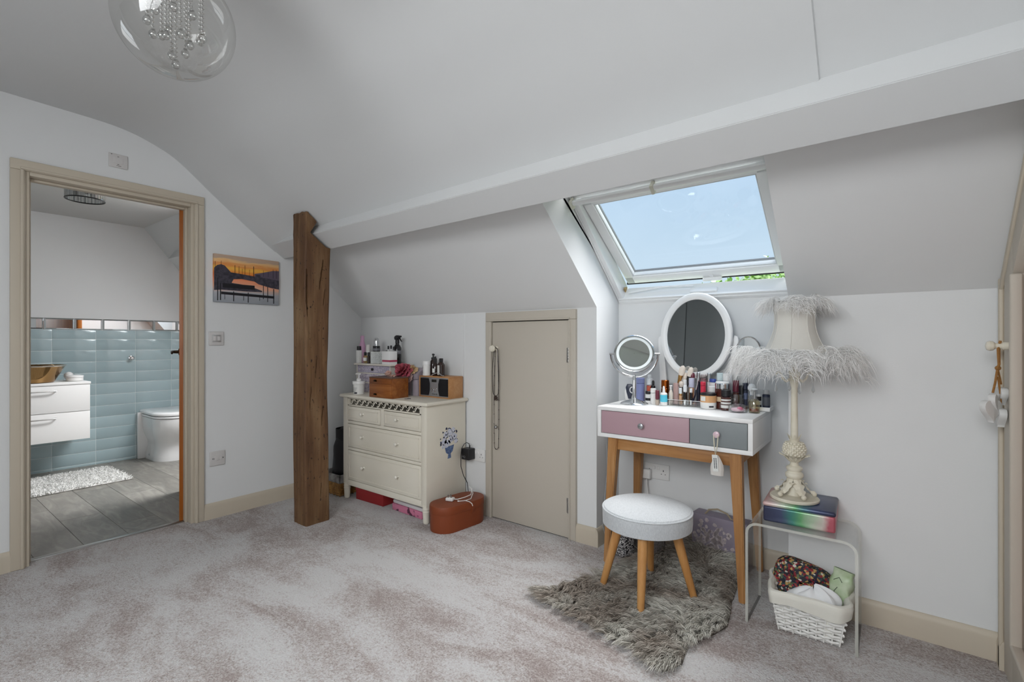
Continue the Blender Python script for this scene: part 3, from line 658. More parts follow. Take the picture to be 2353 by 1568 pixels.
for x, z0, z1, wd in ((.05, .03, .50, .012), (.09, .04, .40, .014), (.28, .03, .24, .012), (.50, .02, .24, .012), (.74, .12, .42, .010), (.81, .06, .40, .010), (.91, .03, .36, .014), (.15, .06, .2, .006), (.43, .06, .2, .006), (.68, .08, .2, .005), (.30, .62, .80, .006), (.36, .62, .79, .004), (.45, .62, .82, .004), (.585, .6, .82, .009), (.52, .6, .74, .003), (.10, .78, .86, .004), (.015, .72, .84, .004), (.90, .6, .80, .005), (.955, .6, .8, .004), (.74, .62, .76, .003), (.82, .62, .74, .003), (.41, .6, .74, .003)):
    q = MB(); q.box((x-wd/2)*.414-.207, (x+wd/2)*.414-.207, -.0238, -.0228, z0*.305, z1*.305); q.build('printed_mast', M_ink, cv)
q = MB(); q.box(-.207+.12*.414, -.207+.6*.414, -.0236, -.023, .31*.305, .40*.305); q.build('printed_boat', M_ink, cv)

# ================================================================ OUTSIDE: lawn and trees seen through the rooflight
q = MB(); q.box(-60, 60, 6, 90, -3.2, -3.0); struct('ground_outside', q, mat('lawn_green', '#6c8a3c', .95, col2='#89a552', vscale=3))
M_leaf = mat('leaf_green', '#6f9a3f', .6, col2='#a3c46a', vscale=1.2, vdetail=6); M_bark = mat('bark', '#5b4a3a', .9, bump=.4, bscale=20)
def tree(label, x, y, h, rad, n=900, group='trees beyond the roof window'):
    t = thing('garden_tree', label, 'tree', (x, y, -3.0), 0, group)
    q = MB(); q.tube([(0, 0, 0), (.1, 0, h*.35), (-.1, .1, h*.7)], [.28, .2, .1], 8)
    for k in range(5):
        a = k*1.3; q.tube([(0, 0, h*(.3+.07*k)), (rad*.35*math.cos(a), rad*.35*math.sin(a), h*(.5+.07*k)), (rad*.65*math.cos(a), rad*.65*math.sin(a), h*(.62+.06*k))], [.12, .07, .03], 6)
    q.build('trunk', M_bark, t)
    q = MB(); vs = []; fs = []
    for k in range(n):
        d_ = Vector((random.gauss(0, 1), random.gauss(0, 1), random.gauss(0, 1))).normalized()*random.random()**.4
        c_ = Vector((d_.x*rad, d_.y*rad, h*.66+d_.z*h*.34)); c_ += Vector([noise.noise(c_*1.3+Vector((i*9, x, y)))*.5 for i in range(3)])
        u_ = Vector((random.gauss(0, 1), random.gauss(0, 1), random.gauss(0, 1))).normalized()*random.uniform(.10, .22); v_ = u_.orthogonal().normalized()*u_.length*.6; b0 = len(vs)
        vs += [c_-u_, c_+v_, c_+u_*1.2, c_-v_]; fs.append((b0, b0+1, b0+2, b0+3))
    q._add([tuple(v_) for v_ in vs], fs); q.build('crown', M_leaf, t, kind='stuff')
tree('tallest leafy tree, its top just above the lower sash bar', -7.75, 41.4, 10.35, 1.7, 2600)
tree('green tree filling the gap below the open sash', -4.35, 21.9, 6.95, 1.7, 3000)
tree('lower tree at the left of the gap below the sash', -6.7, 27.4, 7.4, 1.9, 2200)
tree('tree behind the right end of the roof window', -3.7, 32.0, 9.0, 2.0, 2600)
# ================================================================ CHEST OF DRAWERS and what stands on it
CT = .744                                         # chest top height
M_ivory = mat('ivory_paint', '#e6dfcf', .45, col2='#e9e3d5', vscale=3, bump=.015, bscale=50)
ch = thing('chest_of_drawers', 'ivory painted chest of four drawers with pierced frieze', 'chest', (-2.655, 2.215, 0))
hx, y0, y1 = .425, -.168, .172
q = MB()
for s_ in (-1, 1): q.box(s_*hx-.009, s_*hx+.009, y0+.004, y1, .112, .722, .002)
q.box(-hx, hx, y1-.01, y1, .112, .722); q.box(-hx, hx, y0, y1, .112, .125)
q.build('case', M_ivory, ch)
q = MB(); q.prism([(-hx-.022, .722), (hx+.022, .722), (hx+.030, .728), (hx+.030, .736), (hx+.022, CT), (-hx-.022, CT), (-hx-.030, .736), (-hx-.030, .728)], 'y', y0-.025, y1+.006, bev=.006, seg=3); q.build('top', M_ivory, ch)
q = MB()
for s_ in (-1, 1): q.box(s_*(hx-.016)-.024, s_*(hx-.016)+.024, y0-.006, y0+.03, .105, .722, .003)
for z0_, z1_ in ((.100, .139), (.352, .371), (.538, .5575), (.663, .672), (.712, .722)): q.box(-hx+.03, hx-.03, y0-.002, y0+.014, z0_, z1_, .0015)
q.box(-.018, .018, y0-.002, y0+.014, .5575, .663, .0015)
for s_ in (-1, 1): q.box(s_*(hx-.047)-.012, s_*(hx-.047)+.012, y0-.002, y0+.014, .66, .722, .001)
q.build('front_frame', M_ivory, ch)
# pierced S-scroll frieze
q = MB(); n_ = 12; wv = (2*hx-.13)/n_
for k in range(n_):
    xc = -hx+.065+wv*(k+.5)
    pts = [(xc-.030, y0+.004, .682), (xc-.024, y0+.004, .676), (xc-.014, y0+.004, .679), (xc-.004, y0+.004, .692), (xc+.006, y0+.004, .704), (xc+.017, y0+.004, .708), (xc+.025, y0+.004, .703), (xc+.026, y0+.004, .697)]
    q.tube(pts, .0034, 6, flat=1.2)
    q.tube([(xc-.004, y0+.005, .710), (xc-.010, y0+.005, .700), (xc-.022, y0+.005, .692)], .0022, 6)
q.build('fretwork', M_ivory, ch)
M_pearl = mat('pearl_knob', '#ece8dd', .2, coat=.5)
def drawer(x0_, x1_, z0_, z1_, kn):
    q = MB(); q.box(x0_+.0035, x1_-.0035, y0-.004, y0+.012, z0_+.0035, z1_-.0035, .002)
    d_ = q.build('drawer', M_ivory, ch)
    q = MB(); i_ = .020
    for a, b_, c_, e_ in ((x0_+i_, x1_-i_, z0_+i_, z0_+i_+.006), (x0_+i_, x1_-i_, z1_-i_-.006, z1_-i_), (x0_+i_, x0_+i_+.006, z0_+i_, z1_-i_), (x1_-i_-.006, x1_-i_, z0_+i_, z1_-i_)): q.box(a, b_, y0-.008, y0-.003, c_, e_, .002, 2)
    q.build('bead_moulding', M_ivory, d_)
    for kx in kn:
        q = MB(); q.lathe([(.006, 0), (.006, .004), (.004, .007), (.004, .013), (.0095, .019), (.0105, .025), (.007, .031), (.001, .032)], 14, TM(kx, y0-.004, (z0_+z1_)/2+.006, 0, R(90))); q.build('knob', M_pearl, d_)
ix = hx-.040
drawer(-ix, -.018, .5575, .663, (-.20,)); drawer(.018, ix, .5575, .663, (.165,)); drawer(-ix, ix, .371, .538, (-.20, .165)); drawer(-ix, ix, .139, .352, (-.19, .17))
for sx_ in (-1, 1):
    for yy in (y0+.012, y1-.03):
        q = MB(); q.lathe([(.014, 0), (.019, .006), (.021, .05), (.0225, .07), (.024, .075), (.022, .080), (.0225, .084), (.0245, .09), (.0225, .095), (.024, .112)], 18, TM(sx_*(hx-.014), yy, 0)); q.build('leg', M_ivory, ch)
# blue and white flower-vase decal on the end panel
M_dn = mat('decal_navy', '#2c3352', .5); M_db = mat('decal_blue', '#6f86ad', .5, col2='#41557f', vscale=80); M_dw = mat('decal_white', '#e3e4ea', .5, col2='#b9bdd2', vscale=90)
def dec(poly, m_, lv, nm):
    q = MB(); q.prism(poly, 'x', hx+.0092, hx+.0092+.0004*lv); q.build(nm, m_, ch)
vy, vz = .02, .435
dec([(vy-.040, vz+.01), (vy+.042, vz+.018), (vy+.030, vz-.022), (vy+.012, vz-.034), (vy+.016, vz-.062), (vy-.016, vz-.065), (vy-.010, vz-.036), (vy-.030, vz-.025)], M_db, 1, 'vase_decal')
random.seed(3)
def circ(cy, cz, r_, n=12, wob=.25): return [(cy+r_*(1+wob*math.sin(5*a*2*math.pi/n+cy*99))*math.cos(a*2*math.pi/n), cz+r_*(1+wob*math.cos(3*a*2*math.pi/n))*math.sin(a*2*math.pi/n)) for a in range(n)]
leaf_q = MB(); flo_q = MB()
for k in range(26):
    a = random.uniform(-.2, 3.4); r_ = random.uniform(.03, .095); cy, cz = vy+r_*math.cos(a)*.85, vz+.045+r_*math.sin(a)
    leaf_q.prism(circ(cy, cz, random.uniform(.004, .010), 8, .5), 'x', hx+.0092, hx+.0099)
for dy, dz, r_ in ((-.045, .05, .022), (-.018, .035, .026), (.012, .055, .023), (.045, .07, .024), (-.03, .09, .020), (.005, .10, .024), (.035, .115, .016), (.06, .04, .016), (-.055, .02, .014)):
    flo_q.prism(circ(vy+dy, vz+dz, r_), 'x', hx+.0092, hx+.0103)
leaf_q.build('leaf_decal', M_dn, ch); flo_q.build('flower_decal', M_dw, ch)
for dy, dz in ((-.018, .035), (.012, .055), (.045, .07), (-.03, .09)): q = MB(); q.prism(circ(vy+dy, vz+dz, .006, 8, .3), 'x', hx+.0092, hx+.0107); q.build('flower_centre_decal', M_dn, ch)
q = MB(); q.prism(circ(.02, -.10, .02, 10, .5)+[], 'z', CT, CT+.0004, TM(.16, 0, 0)); q.build('top_decal', M_dn, ch)

def vessel(name, label, x, y, z, parts, cat='bottle', group=None, rot=0, seg=20, rx=0, ry=0):
    """a standing container: each (part name, lathe profile, material[, x-scale, y-scale]) is a part"""
    t = thing(name, label, cat, (x, y, z), rot, group)
    if rx or ry: t.rotation_euler = (rx, ry, rot)
    for pt in parts:
        q = MB(); q.lathe(pt[1], seg if len(pt) < 6 else pt[5], sx=pt[3] if len(pt) > 3 else 1, sy=pt[4] if len(pt) > 4 else 1); q.build(pt[0], pt[2], t)
    return t
def cyl(r_, z0_, z1_, e_=.002): return [(r_-e_, z0_), (r_, z0_+e_), (r_, z1_-e_), (r_-e_, z1_)]
M_amber = mat('amber_glass', '#2a1710', .1, coat=.5); M_blackgloss = mat('black_gloss', '#101014', .15, coat=.4)
M_paper = mat('paper_label', '#dfe0dc', .7); M_pinkp = mat('lilac_pink_plastic', '#c79bb9', .4); M_gold = mat('gold_metal', '#b98b52', .2, 1)
M_ltext = mat('label_ink', '#3b3b40', .6)

# lilac paper-fronted drawer cabinet
m, nt, out = new_mat('lilac_lattice_paper'); p = N(nt, 'BsdfPrincipled', Roughness=.7); L(nt, p.outputs[0], out.inputs[0])
v = coord(nt, 'Object', (1, 1, 1)); vo = N(nt, 'TexVoronoi', Scale=95, feature='DISTANCE_TO_EDGE', Randomness=.15); L(nt, v, vo.inputs['Vector'])
L(nt, ramp(nt, vo.outputs['Distance'], [(.06, '#cfc9d3'), (.14, '#8f87a0'), (.3, '#aaa2b6')]), p.inputs['Base Color']); M_lattice = m
m, nt, out = new_mat('lilac_floral_paper'); p = N(nt, 'BsdfPrincipled', Roughness=.7); L(nt, p.outputs[0], out.inputs[0])
v = coord(nt, 'Object'); vo = N(nt, 'TexNoise', Scale=42, Detail=2, Distortion=2.2); L(nt, v, vo.inputs['Vector'])
L(nt, ramp(nt, vo.outputs[0], [(.42, '#9a90a3'), (.5, '#b5abb8'), (.56, '#c9c2c9')]), p.inputs['Base Color']); M_floral = m
UX, UY = -2.940, 2.255; UH = .212
t = thing('mini_drawer_cabinet', 'small cream cabinet with lilac patterned drawer fronts', 'cabinet', (UX, UY, CT))
M_cream = mat('cream_paint', '#e0d9cf', .5)
q = MB(); q.box(-.195, -.186, -.070, .11, 0, UH-.012); q.box(.186, .195, -.070, .11, 0, UH-.012); q.box(-.195, .195, .10, .11, 0, UH-.012); q.box(-.19, .19, -.066, .1, 0, .004)
for z in (.072, .141): q.box(-.19, .19, -.070, .1, z-.004, z+.004)
q.build('carcass', M_cream, t)
q = MB(); q.box(-.208, .218, -.088, .118, UH-.012, UH, .003); q.build('top', M_cream, t)
for z0_, z1_, m_ in ((.004, .067, M_floral), (.077, .136, M_floral), (.146, UH-.014, M_lattice)):
    q = MB(); q.box(-.184, .184, -.069, -.061, z0_, z1_, .001); d_ = q.build('drawer', m_, t)
    q = MB(); q.sphere((0, -.077, (z0_+z1_)/2), .010, 12, 8); q.lathe([(.004, 0), (.004, .01)], 8, TM(0, -.069, (z0_+z1_)/2, 0, R(90))); q.build('knob', M_blackgloss, d_)
UZ = CT+UH
# things on the cabinet
vessel('tall_bottle', 'tall lilac pink plastic bottle on the small cabinet', UX-.184, UY-.028, UZ, [('body', [(.021, 0), (.024, .004), (.024, .125), (.019, .145), (.0145, .156)], M_pinkp), ('cap', [(.0145, .156), (.0145, .200), (.012, .204)], M_pinkp)])
t = vessel('tube_bottle', 'square white bottle with black cap at the cabinet corner', UX-.172, UY-.066, UZ, [('cap', cyl(.015, .096, .126), M_black)], cat='bottle'); q = MB(); q.box(-.018, .018, -.014, .014, 0, .096, .004); q.build('body', M_plastic, t)
vessel('spray_can', 'white frosted can with clear domed cap on the cabinet', UX-.130, UY-.016, UZ, [('body', cyl(.017, 0, .09), M_plastic), ('cap', [(.0175, .09), (.0175, .125), (.012, .135), (.002, .136)], mat('frosted_cap', '#d4d0cc', .3))])
vessel('perfume_bottle', 'little bottle of yellow perfume with black cap', UX-.108, UY-.058, UZ, [('body', cyl(.014, 0, .058), glassy('yellow_perfume', (.86, .76, .42, 1), .12)), ('label', cyl(.0145, .018, .042, .0005), M_paper), ('cap', cyl(.010, .058, .082), M_black)])
vessel('perfume_bottle', 'slim dark perfume vial beside the yellow perfume', UX-.073, UY-.053, UZ, [('body', cyl(.010, 0, .056), M_amber), ('cap', cyl(.008, .056, .082), M_black)])
vessel('perfume_bottle', 'clear perfume vial with silver collar behind the beaded jar', UX-.055, UY-.020, UZ, [('body', cyl(.009, 0, .055), M_clear), ('collar', cyl(.0075, .055, .066), M_chrome), ('cap', cyl(.0075, .066, .085), M_black)])
vessel('deodorant', 'black bottle with polished silver domed cap', UX-.068, UY+.012, UZ, [('body', cyl(.027, 0, .128), M_blackgloss), ('label_print', cyl(.0273, .092, .110, .0002), mat('grey_label', '#77777c', .5)), ('cap', [(.020, .128), (.020, .162), (.0165, .180), (.009, .188), (.001, .189)], M_chrome)])
t = vessel('beaded_jar', 'round jar covered in clear beads on the small cabinet', UX+.018, UY-.040, UZ, [('jar', cyl(.044, 0, .085, .004), glassy('beaded_jar_glass', (.9, .92, .92, 1), .25, .1, .7)), ('contents', cyl(.038, .004, .05), M_white)], cat='jar')
q = MB()
for j in range(11):
    for k in range(26):
        a = 2*math.pi*(k+(j % 2)*.5)/26; q.sphere((.0455*math.cos(a), .0455*math.sin(a), .006+j*.0077), .0050, 6, 4)
q.build('bead_cover', mat('pearl_bead', '#d9dbda', .15, coat=.5), t, kind='stuff')
t = thing('carton', 'white carton with a raspberry band on the small cabinet', 'box', (UX+.160, UY-.050, UZ), R(-4)); q = MB(); q.box(-.046, .046, -.032, .032, 0, .092, .001); q.build('box', M_white, t); q = MB(); q.box(-.0405, .0464, -.0324, .0324, .018, .031); q.build('band', mat('raspberry', '#b0405c', .5), t)
for k, (dx, h_, c_) in enumerate(((.075, .105, 'left'), (.105, .108, 'middle'), (.135, .10, 'right'))):
    vessel('nail_oil', f'small clear vial with black stopper behind the carton, {c_} one', UX+dx+.010, UY+.000, UZ, [('body', cyl(.0095, 0, h_), M_clear), ('oil', cyl(.008, .002, h_-.03), mat('rose_oil', '#7d5f63', .2)), ('cap', cyl(.0065, h_, h_+.024), M_black)], group='vials behind the carton')
vessel('tiny_bottle', 'tiny black capped bottle between the beaded jar and the carton', UX+.075, UY-.010, UZ, [('body', cyl(.008, 0, .07), M_amber), ('cap', cyl(.0065, .07, .095), M_black)])
t = vessel('spray_bottle', 'black trigger spray bottle on the small cabinet', UX+.130, UY+.045, UZ, [('body', [(.026, 0), (.0285, .004), (.0285, .115), (.02, .132), (.013, .140), (.013, .145)], M_blackgloss), ('label', cyl(.0288, .07, .095, .0002), mat('grey_label', '#77777c', .5)), ('neck', cyl(.0145, .145, .172), M_black)], rot=R(0))
q = MB(); q.prism([(-.020, .172), (.010, .172), (.012, .182), (.036, .192), (.036, .202), (.0, .206), (-.018, .200), (-.026, .188)], 'y', -.011, .011, bev=.003); q.build('trigger_head', M_black, t)
q = MB(); q.tube([(.010, 0, .192), (.026, 0, .184), (.038, 0, .168), (.050, 0, .160)], [.0055, .005, .0045, .003], 8); q.build('trigger', M_black, t)
# pump tub
t = vessel('pump_tub', 'white screw-lid tub with pump dispenser on the chest', -2.965, 2.085, CT, [('tub', [(.034, 0), (.037, .002), (.0385, .07), (.0385, .074)], mat('milky_plastic', '#e6e5e1', .4)), ('lid', [(.043, .072), (.044, .074), (.044, .090), (.042, .093)], M_plastic), ('pump_collar', [(.016, .093), (.016, .106), (.011, .112), (.005, .115), (.005, .142)], M_plastic)], cat='tub')
q = MB(); q.tube([(.012, 0, .143), (-.012, 0, .144), (-.032, 0, .143), (-.036, 0, .138)], [.007, .0065, .005, .004], 8); q.build('pump_spout', M_plastic, t)
q = MB()
def arcp(q, r_, z0_, z1_, a0, a1, n=8): q.grid(lambda u_, v_: (r_*math.cos(a0+(a1-a0)*u_), r_*math.sin(a0+(a1-a0)*u_), z0_+(z1_-z0_)*v_), n, 2)
for k in range(4): arcp(q, .0384, .046-.008*k, .048-.008*k, R(-135), R(-55-6*k))
q.build('label_text', mat('label_grey', '#77777a', .6), t); q = MB(); arcp(q, .0380, .006, .018, R(-90), R(-55)); q.build('barcode', M_ltext, t)
# wooden box
M_walnut = wood('chestnut_box_wood', '#6d3813', '#8f5223', '#a86a34', 9, 'X', .4, 10)
t = thing('wooden_box', 'brown wooden box with two drawers on the chest', 'box', (-2.660, 2.110, CT), R(2))
q = MB(); q.box(-.115, .115, -.075, .064, 0, .130, .002); q.build('carcass', M_walnut, t)
q = MB(); q.box(-.118, .118, -.078, .067, .130, .136, .002); q.build('lid', mat('dark_lid', '#6b5247', .5), t)
for z0_, z1_ in ((.006, .092), (.096, .127)):
    q = MB(); q.box(-.110, .110, -.079, -.074, z0_, z1_, .0015); d_ = q.build('drawer', M_walnut, t)
    q = MB(); zz = .022 if z0_ < .05 else .112; q.prism([(-.062, zz-.006), (-.034, zz-.006), (-.034, zz+.003), (-.041, zz+.007), (-.055, zz+.007), (-.062, zz+.003)], 'y', -.085, -.079, bev=.002); q.build('cup_pull', mat('dark_bronze', '#3a2d20', .35, 1), d_)
# lilac domed casket
M_lilac = mat('dusky_lilac_card', '#a397a0', .6, col2='#aea3ab', vscale=12)
t = thing('casket', 'dusky lilac card casket with curved lid behind the wooden box', 'box', (-2.602, 2.306, CT), R(0))
q = MB(); q.box(-.058, .058, -.05, .075, 0, .112, .002); q.build('casket_body', M_lilac, t)
q = MB(); q.prism([(-.052, .114)] + [(-.052+.129*k/12, .114+.075*math.sin(math.pi*(.18+.5*k/12))**1.2) for k in range(13)] + [(.077, .114)], 'x', -.061, .061); q.build('casket_lid', M_lilac, t)
q = MB(); q.box(-.004, .010, -.052, -.050, .0, .11); q.build('ribbon', mat('silver_ribbon', '#c7c9d2', .2, .7), t)
# silk flowers
M_rose = mat('rose_silk', '#b4485c', .7, col2='#c86a76', vscale=30); M_blush = mat('blush_silk', '#e0b5a6', .75, col2='#eac9ba', vscale=30); M_sand = mat('sand_silk', '#d9b98c', .75)
def petal(q, base, out_, up, wd, ln, curl):
    side = out_.cross(up).normalized()
    def f(u_, v_):
        w_ = wd*math.sin(math.pi*min(1, .12+.88*v_)**.8*.85)*(u_-.5)*2
        return base + out_*(ln*v_) + up*(curl*ln*v_*v_ + .35*abs(w_)*(1-v_*.3)) + side*w_ + up*.003*math.sin(u_*9+v_*7)
    q.grid(f, 6, 6)
def flower(name, label, c_, r_, m_, n_rings, axis=Vector((-.2, -.75, .6))):
    t = thing(name, label, 'flower', c_); ax = axis.normalized(); s1_ = ax.orthogonal().normalized(); s2_ = ax.cross(s1_)
    for j in range(n_rings):
        q = MB(); k_ = 5+j*2
        for k in range(k_):
            a = 2*math.pi*(k+.4*j)/k_+random.uniform(-.15, .15); d_ = (s1_*math.cos(a)+s2_*math.sin(a)); tilt = .25+.75*j/max(1, n_rings-1)
            petal(q, ax*(-.01*j), (d_*tilt+ax*(1.15-tilt)).normalized(), (ax*tilt-d_*(1.15-tilt)).normalized(), r_*(.35+.2*j/n_rings), r_*(.55+.5*j/n_rings), -.25 if j > 1 else .1)
        q.build('petal_whorl', m_, t)
    return t
random.seed(5)
flower('silk_peony', 'deep rose silk peony lying on the lilac casket', (-2.640, 2.185, CT+.186), .070, M_rose, 6)
flower('silk_blossom', 'sand coloured silk blossom beside the rose peony', (-2.585, 2.245, CT+.190), .038, M_sand, 3, Vector((.2, -.6, .7)))
flower('silk_petals', 'pale blush silk flower on the wooden box lid', (-2.675, 2.115, CT+.150), .048, M_blush, 3, Vector((-.1, -.3, .9)))
flower('silk_hydrangea', 'dusty pink silk flower drooping over the casket front', (-2.60, 2.205, CT+.130), .040, mat('dusty_silk', '#c3a4a0', .75), 3, Vector((.1, -.9, .2)))
# radio
t = thing('radio', 'small wooden cased stereo radio with black speakers', 'radio', (-2.388, 2.262, CT))
M_beech = wood('beech_veneer', '#b07a4a', '#bd8a5a', '#c99a6c', 7, 'X', .45, 10, .02)
rw, rd, rh = .142, .125, .142
q = MB()
q.box(-rw, rw, -.005, rd, 0, .007, .001); q.box(-rw, rw, -.005, rd, rh-.008, rh, .001)
for s_ in (-1, 1): q.box(s_*(rw-.004)-.004, s_*(rw-.004)+.004, -.005, rd, .007, rh-.008, .001)
q.box(-rw+.006, rw-.006, rd-.008, rd, .006, rh-.006); q.build('cabinet', M_beech, t)
q = MB(); q.box(-rw+.008, rw-.008, 0, .01, .007, rh-.008, .001); q.build('fascia', mat('silver_fascia', '#a3a5a8', .3, .5), t)
for s_ in (-1, 1):
    q = MB(); a, b_ = (-rw+.013, -.052) if s_ < 0 else (.052, rw-.013)
    inn = [(b_ if s_ < 0 else a, .014), ((b_ if s_ < 0 else a)+(.010 if s_ < 0 else -.010), .05), ((b_ if s_ < 0 else a)+(.010 if s_ < 0 else -.010), .09), (b_ if s_ < 0 else a, rh-.016)]
    outr = [(a if s_ < 0 else b_, rh-.016), (a if s_ < 0 else b_, .014)]
    q.prism(inn+outr, 'y', -.005, .002, bev=.001); q.build('speaker_grille', mat('speaker_cloth', '#161418', .95, bump=.3, bscale=400), t)
q = MB(); q.box(-.022, .022, -.003, 0, .103, .121, .001); q.build('display', mat('lcd_dark', '#30302d', .2), t)
q = MB()
for kx, kz in ((-.02, .06), (-.007, .052), (.008, .052), (.021, .06), (-.012, .042), (.012, .042)): q.lathe([(.0045, 0), (.0045, .003), (.003, .004)], 10, TM(kx, 0, kz, 0, R(90)))
q.build('button', M_chrome, t)
q = MB(); q.lathe([(.003, 0), (.003, .002)], 8, TM(.024, 0, .024, 0, R(90))); q.box(-.022, .014, -.001, .001, .022, .025); q.build('jack', M_dark, t)
RZ = CT+rh
t = thing('aerial_cable', 'thin grey cable looped on top of the radio', 'cable', (-2.388, 2.262, RZ)); q = MB(); q.tube([(-.03, .0, .003), (-.012, .005, .014), (.015, .01, .022), (.04, .012, .018), (.055, .015, .006), (.062, .03, .003)], .0022, 6); q.build('cable', mat('grey_cable', '#a9abae', .5), t)
vessel('powder_tub', 'tall white cylinder with dark side lettering on the radio', -2.487, 2.285, RZ, [('body', cyl(.0265, 0, .072), M_plastic), ('lid', cyl(.0272, .072, .098), M_white)], cat='tub')
t = bpy.data.objects['powder_tub']; q = MB()
for k_, (za, zb) in enumerate(((.012, .030), (.033, .040), (.043, .062))): arcp(q, .0268, za, zb, R(-118), R(-108), 4)
q.build('printed_marks', M_ltext, t)
t = vessel('pump_bottle', 'black pump bottle behind the white cylinder on the radio', -2.475, 2.335, RZ, [('body', [(.022, 0), (.024, .003), (.024, .088), (.014, .104), (.0125, .106)], M_amber), ('collar', cyl(.0135, .106, .122), M_black), ('pump', [(.005, .122), (.005, .136), (.0085, .137), (.0085, .145), (.007, .147)], M_black)])
q = MB(); q.tube([(0, 0, .141), (.014, -.004, .141), (.017, -.005, .138)], .0035, 6); q.build('nozzle', M_black, t)
t = vessel('amber_bottle', 'dark amber spray bottle with pale oval label on the radio', -2.418, 2.30, RZ, [('body', [(.019, 0), (.021, .003), (.021, .065), (.011, .085), (.010, .09)], M_amber), ('cap', [(.011, .09), (.011, .115), (.007, .12), (.007, .13)], M_blackgloss)])
q = MB(); arcp(q, .0213, .022, .05, R(-125), R(-55)); q.build('label', M_paper, t)
t = vessel('amber_bottle', 'black bottle with tall cream label at the radio end', -2.372, 2.31, RZ, [('body', [(.023, 0), (.026, .003), (.026, .075), (.015, .09), (.0125, .093)], M_amber), ('cap', cyl(.0135, .093, .118), M_blackgloss)])
q = MB(); arcp(q, .0264, .01, .072, R(-140), R(-70)); q.build('label', M_paper, t)

# ---- under and beside the chest
t = thing('red_box', 'dark red shoe box pushed under the chest', 'box', (-2.85, 2.175, 0), R(2)); q = MB(); q.box(-.145, .145, -.09, .14, .001, .085, .002); q.build('box_base', mat('dark_red_card', '#8f1f22', .55), t); q = MB(); q.box(-.148, .148, -.093, .143, .062, .092, .002); q.build('box_lid', mat('red_card', '#99252a', .5), t)
t = thing('gift_box', 'pink patterned flat box lying under the chest', 'box', (-2.46, 2.185, 0), R(-2)); M_pinkpat = mat('pink_pattern_paper', '#d17f9c', .5, col2='#5e2c44', vscale=28, lo=.55, hi=.62)
q = MB(); q.box(-.150, .150, -.095, .14, .001, .045, .004); q.build('box_base', M_pinkpat, t); q = MB(); q.box(-.148, .152, -.09, .14, .046, .068, .006); q.build('folded_paper', mat('white_tissue', '#d9d5d6', .7), t)
q = MB(); q.box(-.148, -.03, -.07, .12, .069, .094, .008); q.build('pink_parcel', mat('pink_paper', '#cc6f9a', .5), t)
# wicker basket and black bag in the corner
def weave(q, x0_, x1_, y0_, y1_, z0_, z1_, rows, r_, flare=0, amp=.003, pitch=.018):
    for j in range(rows):
        z = z0_+(z1_-z0_)*(j+.5)/rows; f = flare*(z-z0_)/(z1_-z0_)
        a0, a1, b0, b1 = x0_-f, x1_+f, y0_-f, y1_+f; pts = []
        for (ax, ay), (bx_, by_) in (((a0, b0), (a1, b0)), ((a1, b0), (a1, b1)), ((a1, b1), (a0, b1)), ((a0, b1), (a0, b0))):
            n_ = max(4, int(math.hypot(bx_-ax, by_-ay)/pitch)); dx, dy = bx_-ax, by_-ay; l_ = math.hypot(dx, dy)
            for k in range(n_):
                w_ = amp*(1 if (k+j) % 2 else -1); pts.append((ax+dx*k/n_+dy/l_*w_, ay+dy*k/n_-dx/l_*w_, z))
        q.tube(pts, r_, 5, closed=True)
def stakes(q, x0_, x1_, y0_, y1_, z0_, z1_, r_, flare=0, pitch=.036):
    for (ax, ay), (bx_, by_) in (((x0_, y0_), (x1_, y0_)), ((x1_, y0_), (x1_, y1_)), ((x1_, y1_), (x0_, y1_)), ((x0_, y1_), (x0_, y0_))):
        n_ = max(2, int(math.hypot(bx_-ax, by_-ay)/pitch)); cx_, cy_ = (x0_+x1_)/2, (y0_+y1_)/2
        for k in range(n_):
            x, y = ax+(bx_-ax)*k/n_, ay+(by_-ay)*k/n_; ox_ = flare*(1 if x > cx_ else -1)*(abs(x-cx_)/((x1_-x0_)/2)); oy_ = flare*(1 if y > cy_ else -1)*(abs(y-cy_)/((y1_-y0_)/2))
            q.tube([(x, y, z0_), (x+ox_, y+oy_, z1_)], r_, 5)
t = thing('wicker_basket', 'honey wicker basket half hidden behind the oak post', 'basket', (-3.225, 2.165, 0))
M_wick = mat('honey_wicker', '#b98a4c', .6, col2='#8d6230', vscale=40)
q = MB(); weave(q, -.125, .105, -.13, .17, .006, .115, 11, .0055); stakes(q, -.125, .105, -.13, .17, .0, .12, .004); q.build('wicker_sides', M_wick, t, kind='stuff')
q = MB(); q.box(-.12, .10, -.125, .165, .002, .010); q.build('base', M_wick, t)
q = MB()
q.box(-.135, .115, -.14, -.128, .095, .155, .004); q.box(-.135, .115, .168, .18, .095, .155, .004); q.box(-.137, -.125, -.14, .18, .095, .155, .004); q.box(.103, .115, -.14, .18, .095, .155, .004); q.build('fabric_rim', mat('grey_striped_liner', '#6e6a68', .9, col2='#a5a2a0', vscale=22), t)
t = thing('black_bag', 'tall black nylon bag standing in the wicker basket', 'bag', (-3.225, 2.165, .012))
q = MB()
def bagf(u_, v_):
    a = u_*2*math.pi; taper = 1-.42*max(0, v_-.72)/.28; wv_ = 1+.05*math.sin(5*a+v_*4)
    return (.092*math.cos(a)*taper*wv_+.02*v_, .115*math.sin(a)*taper*wv_, .46*v_)
q.grid(bagf, 28, 16, close_u=True); q.lathe([(.001, .455), (.055, .462), (.06, .455)], 20, TM(.02, 0, 0)); q.build('bag_body', mat('black_nylon', '#17151b', .5, bump=.2, bscale=14), t)
q = MB(); q.grid(lambda u_, v_: (.075*math.cos(u_*2*math.pi)+.015, .095*math.sin(u_*2*math.pi), .36+.10*v_), 28, 4, close_u=True); q.build('bag_flap', mat('black_cloth', '#0f0e12', .7), t)

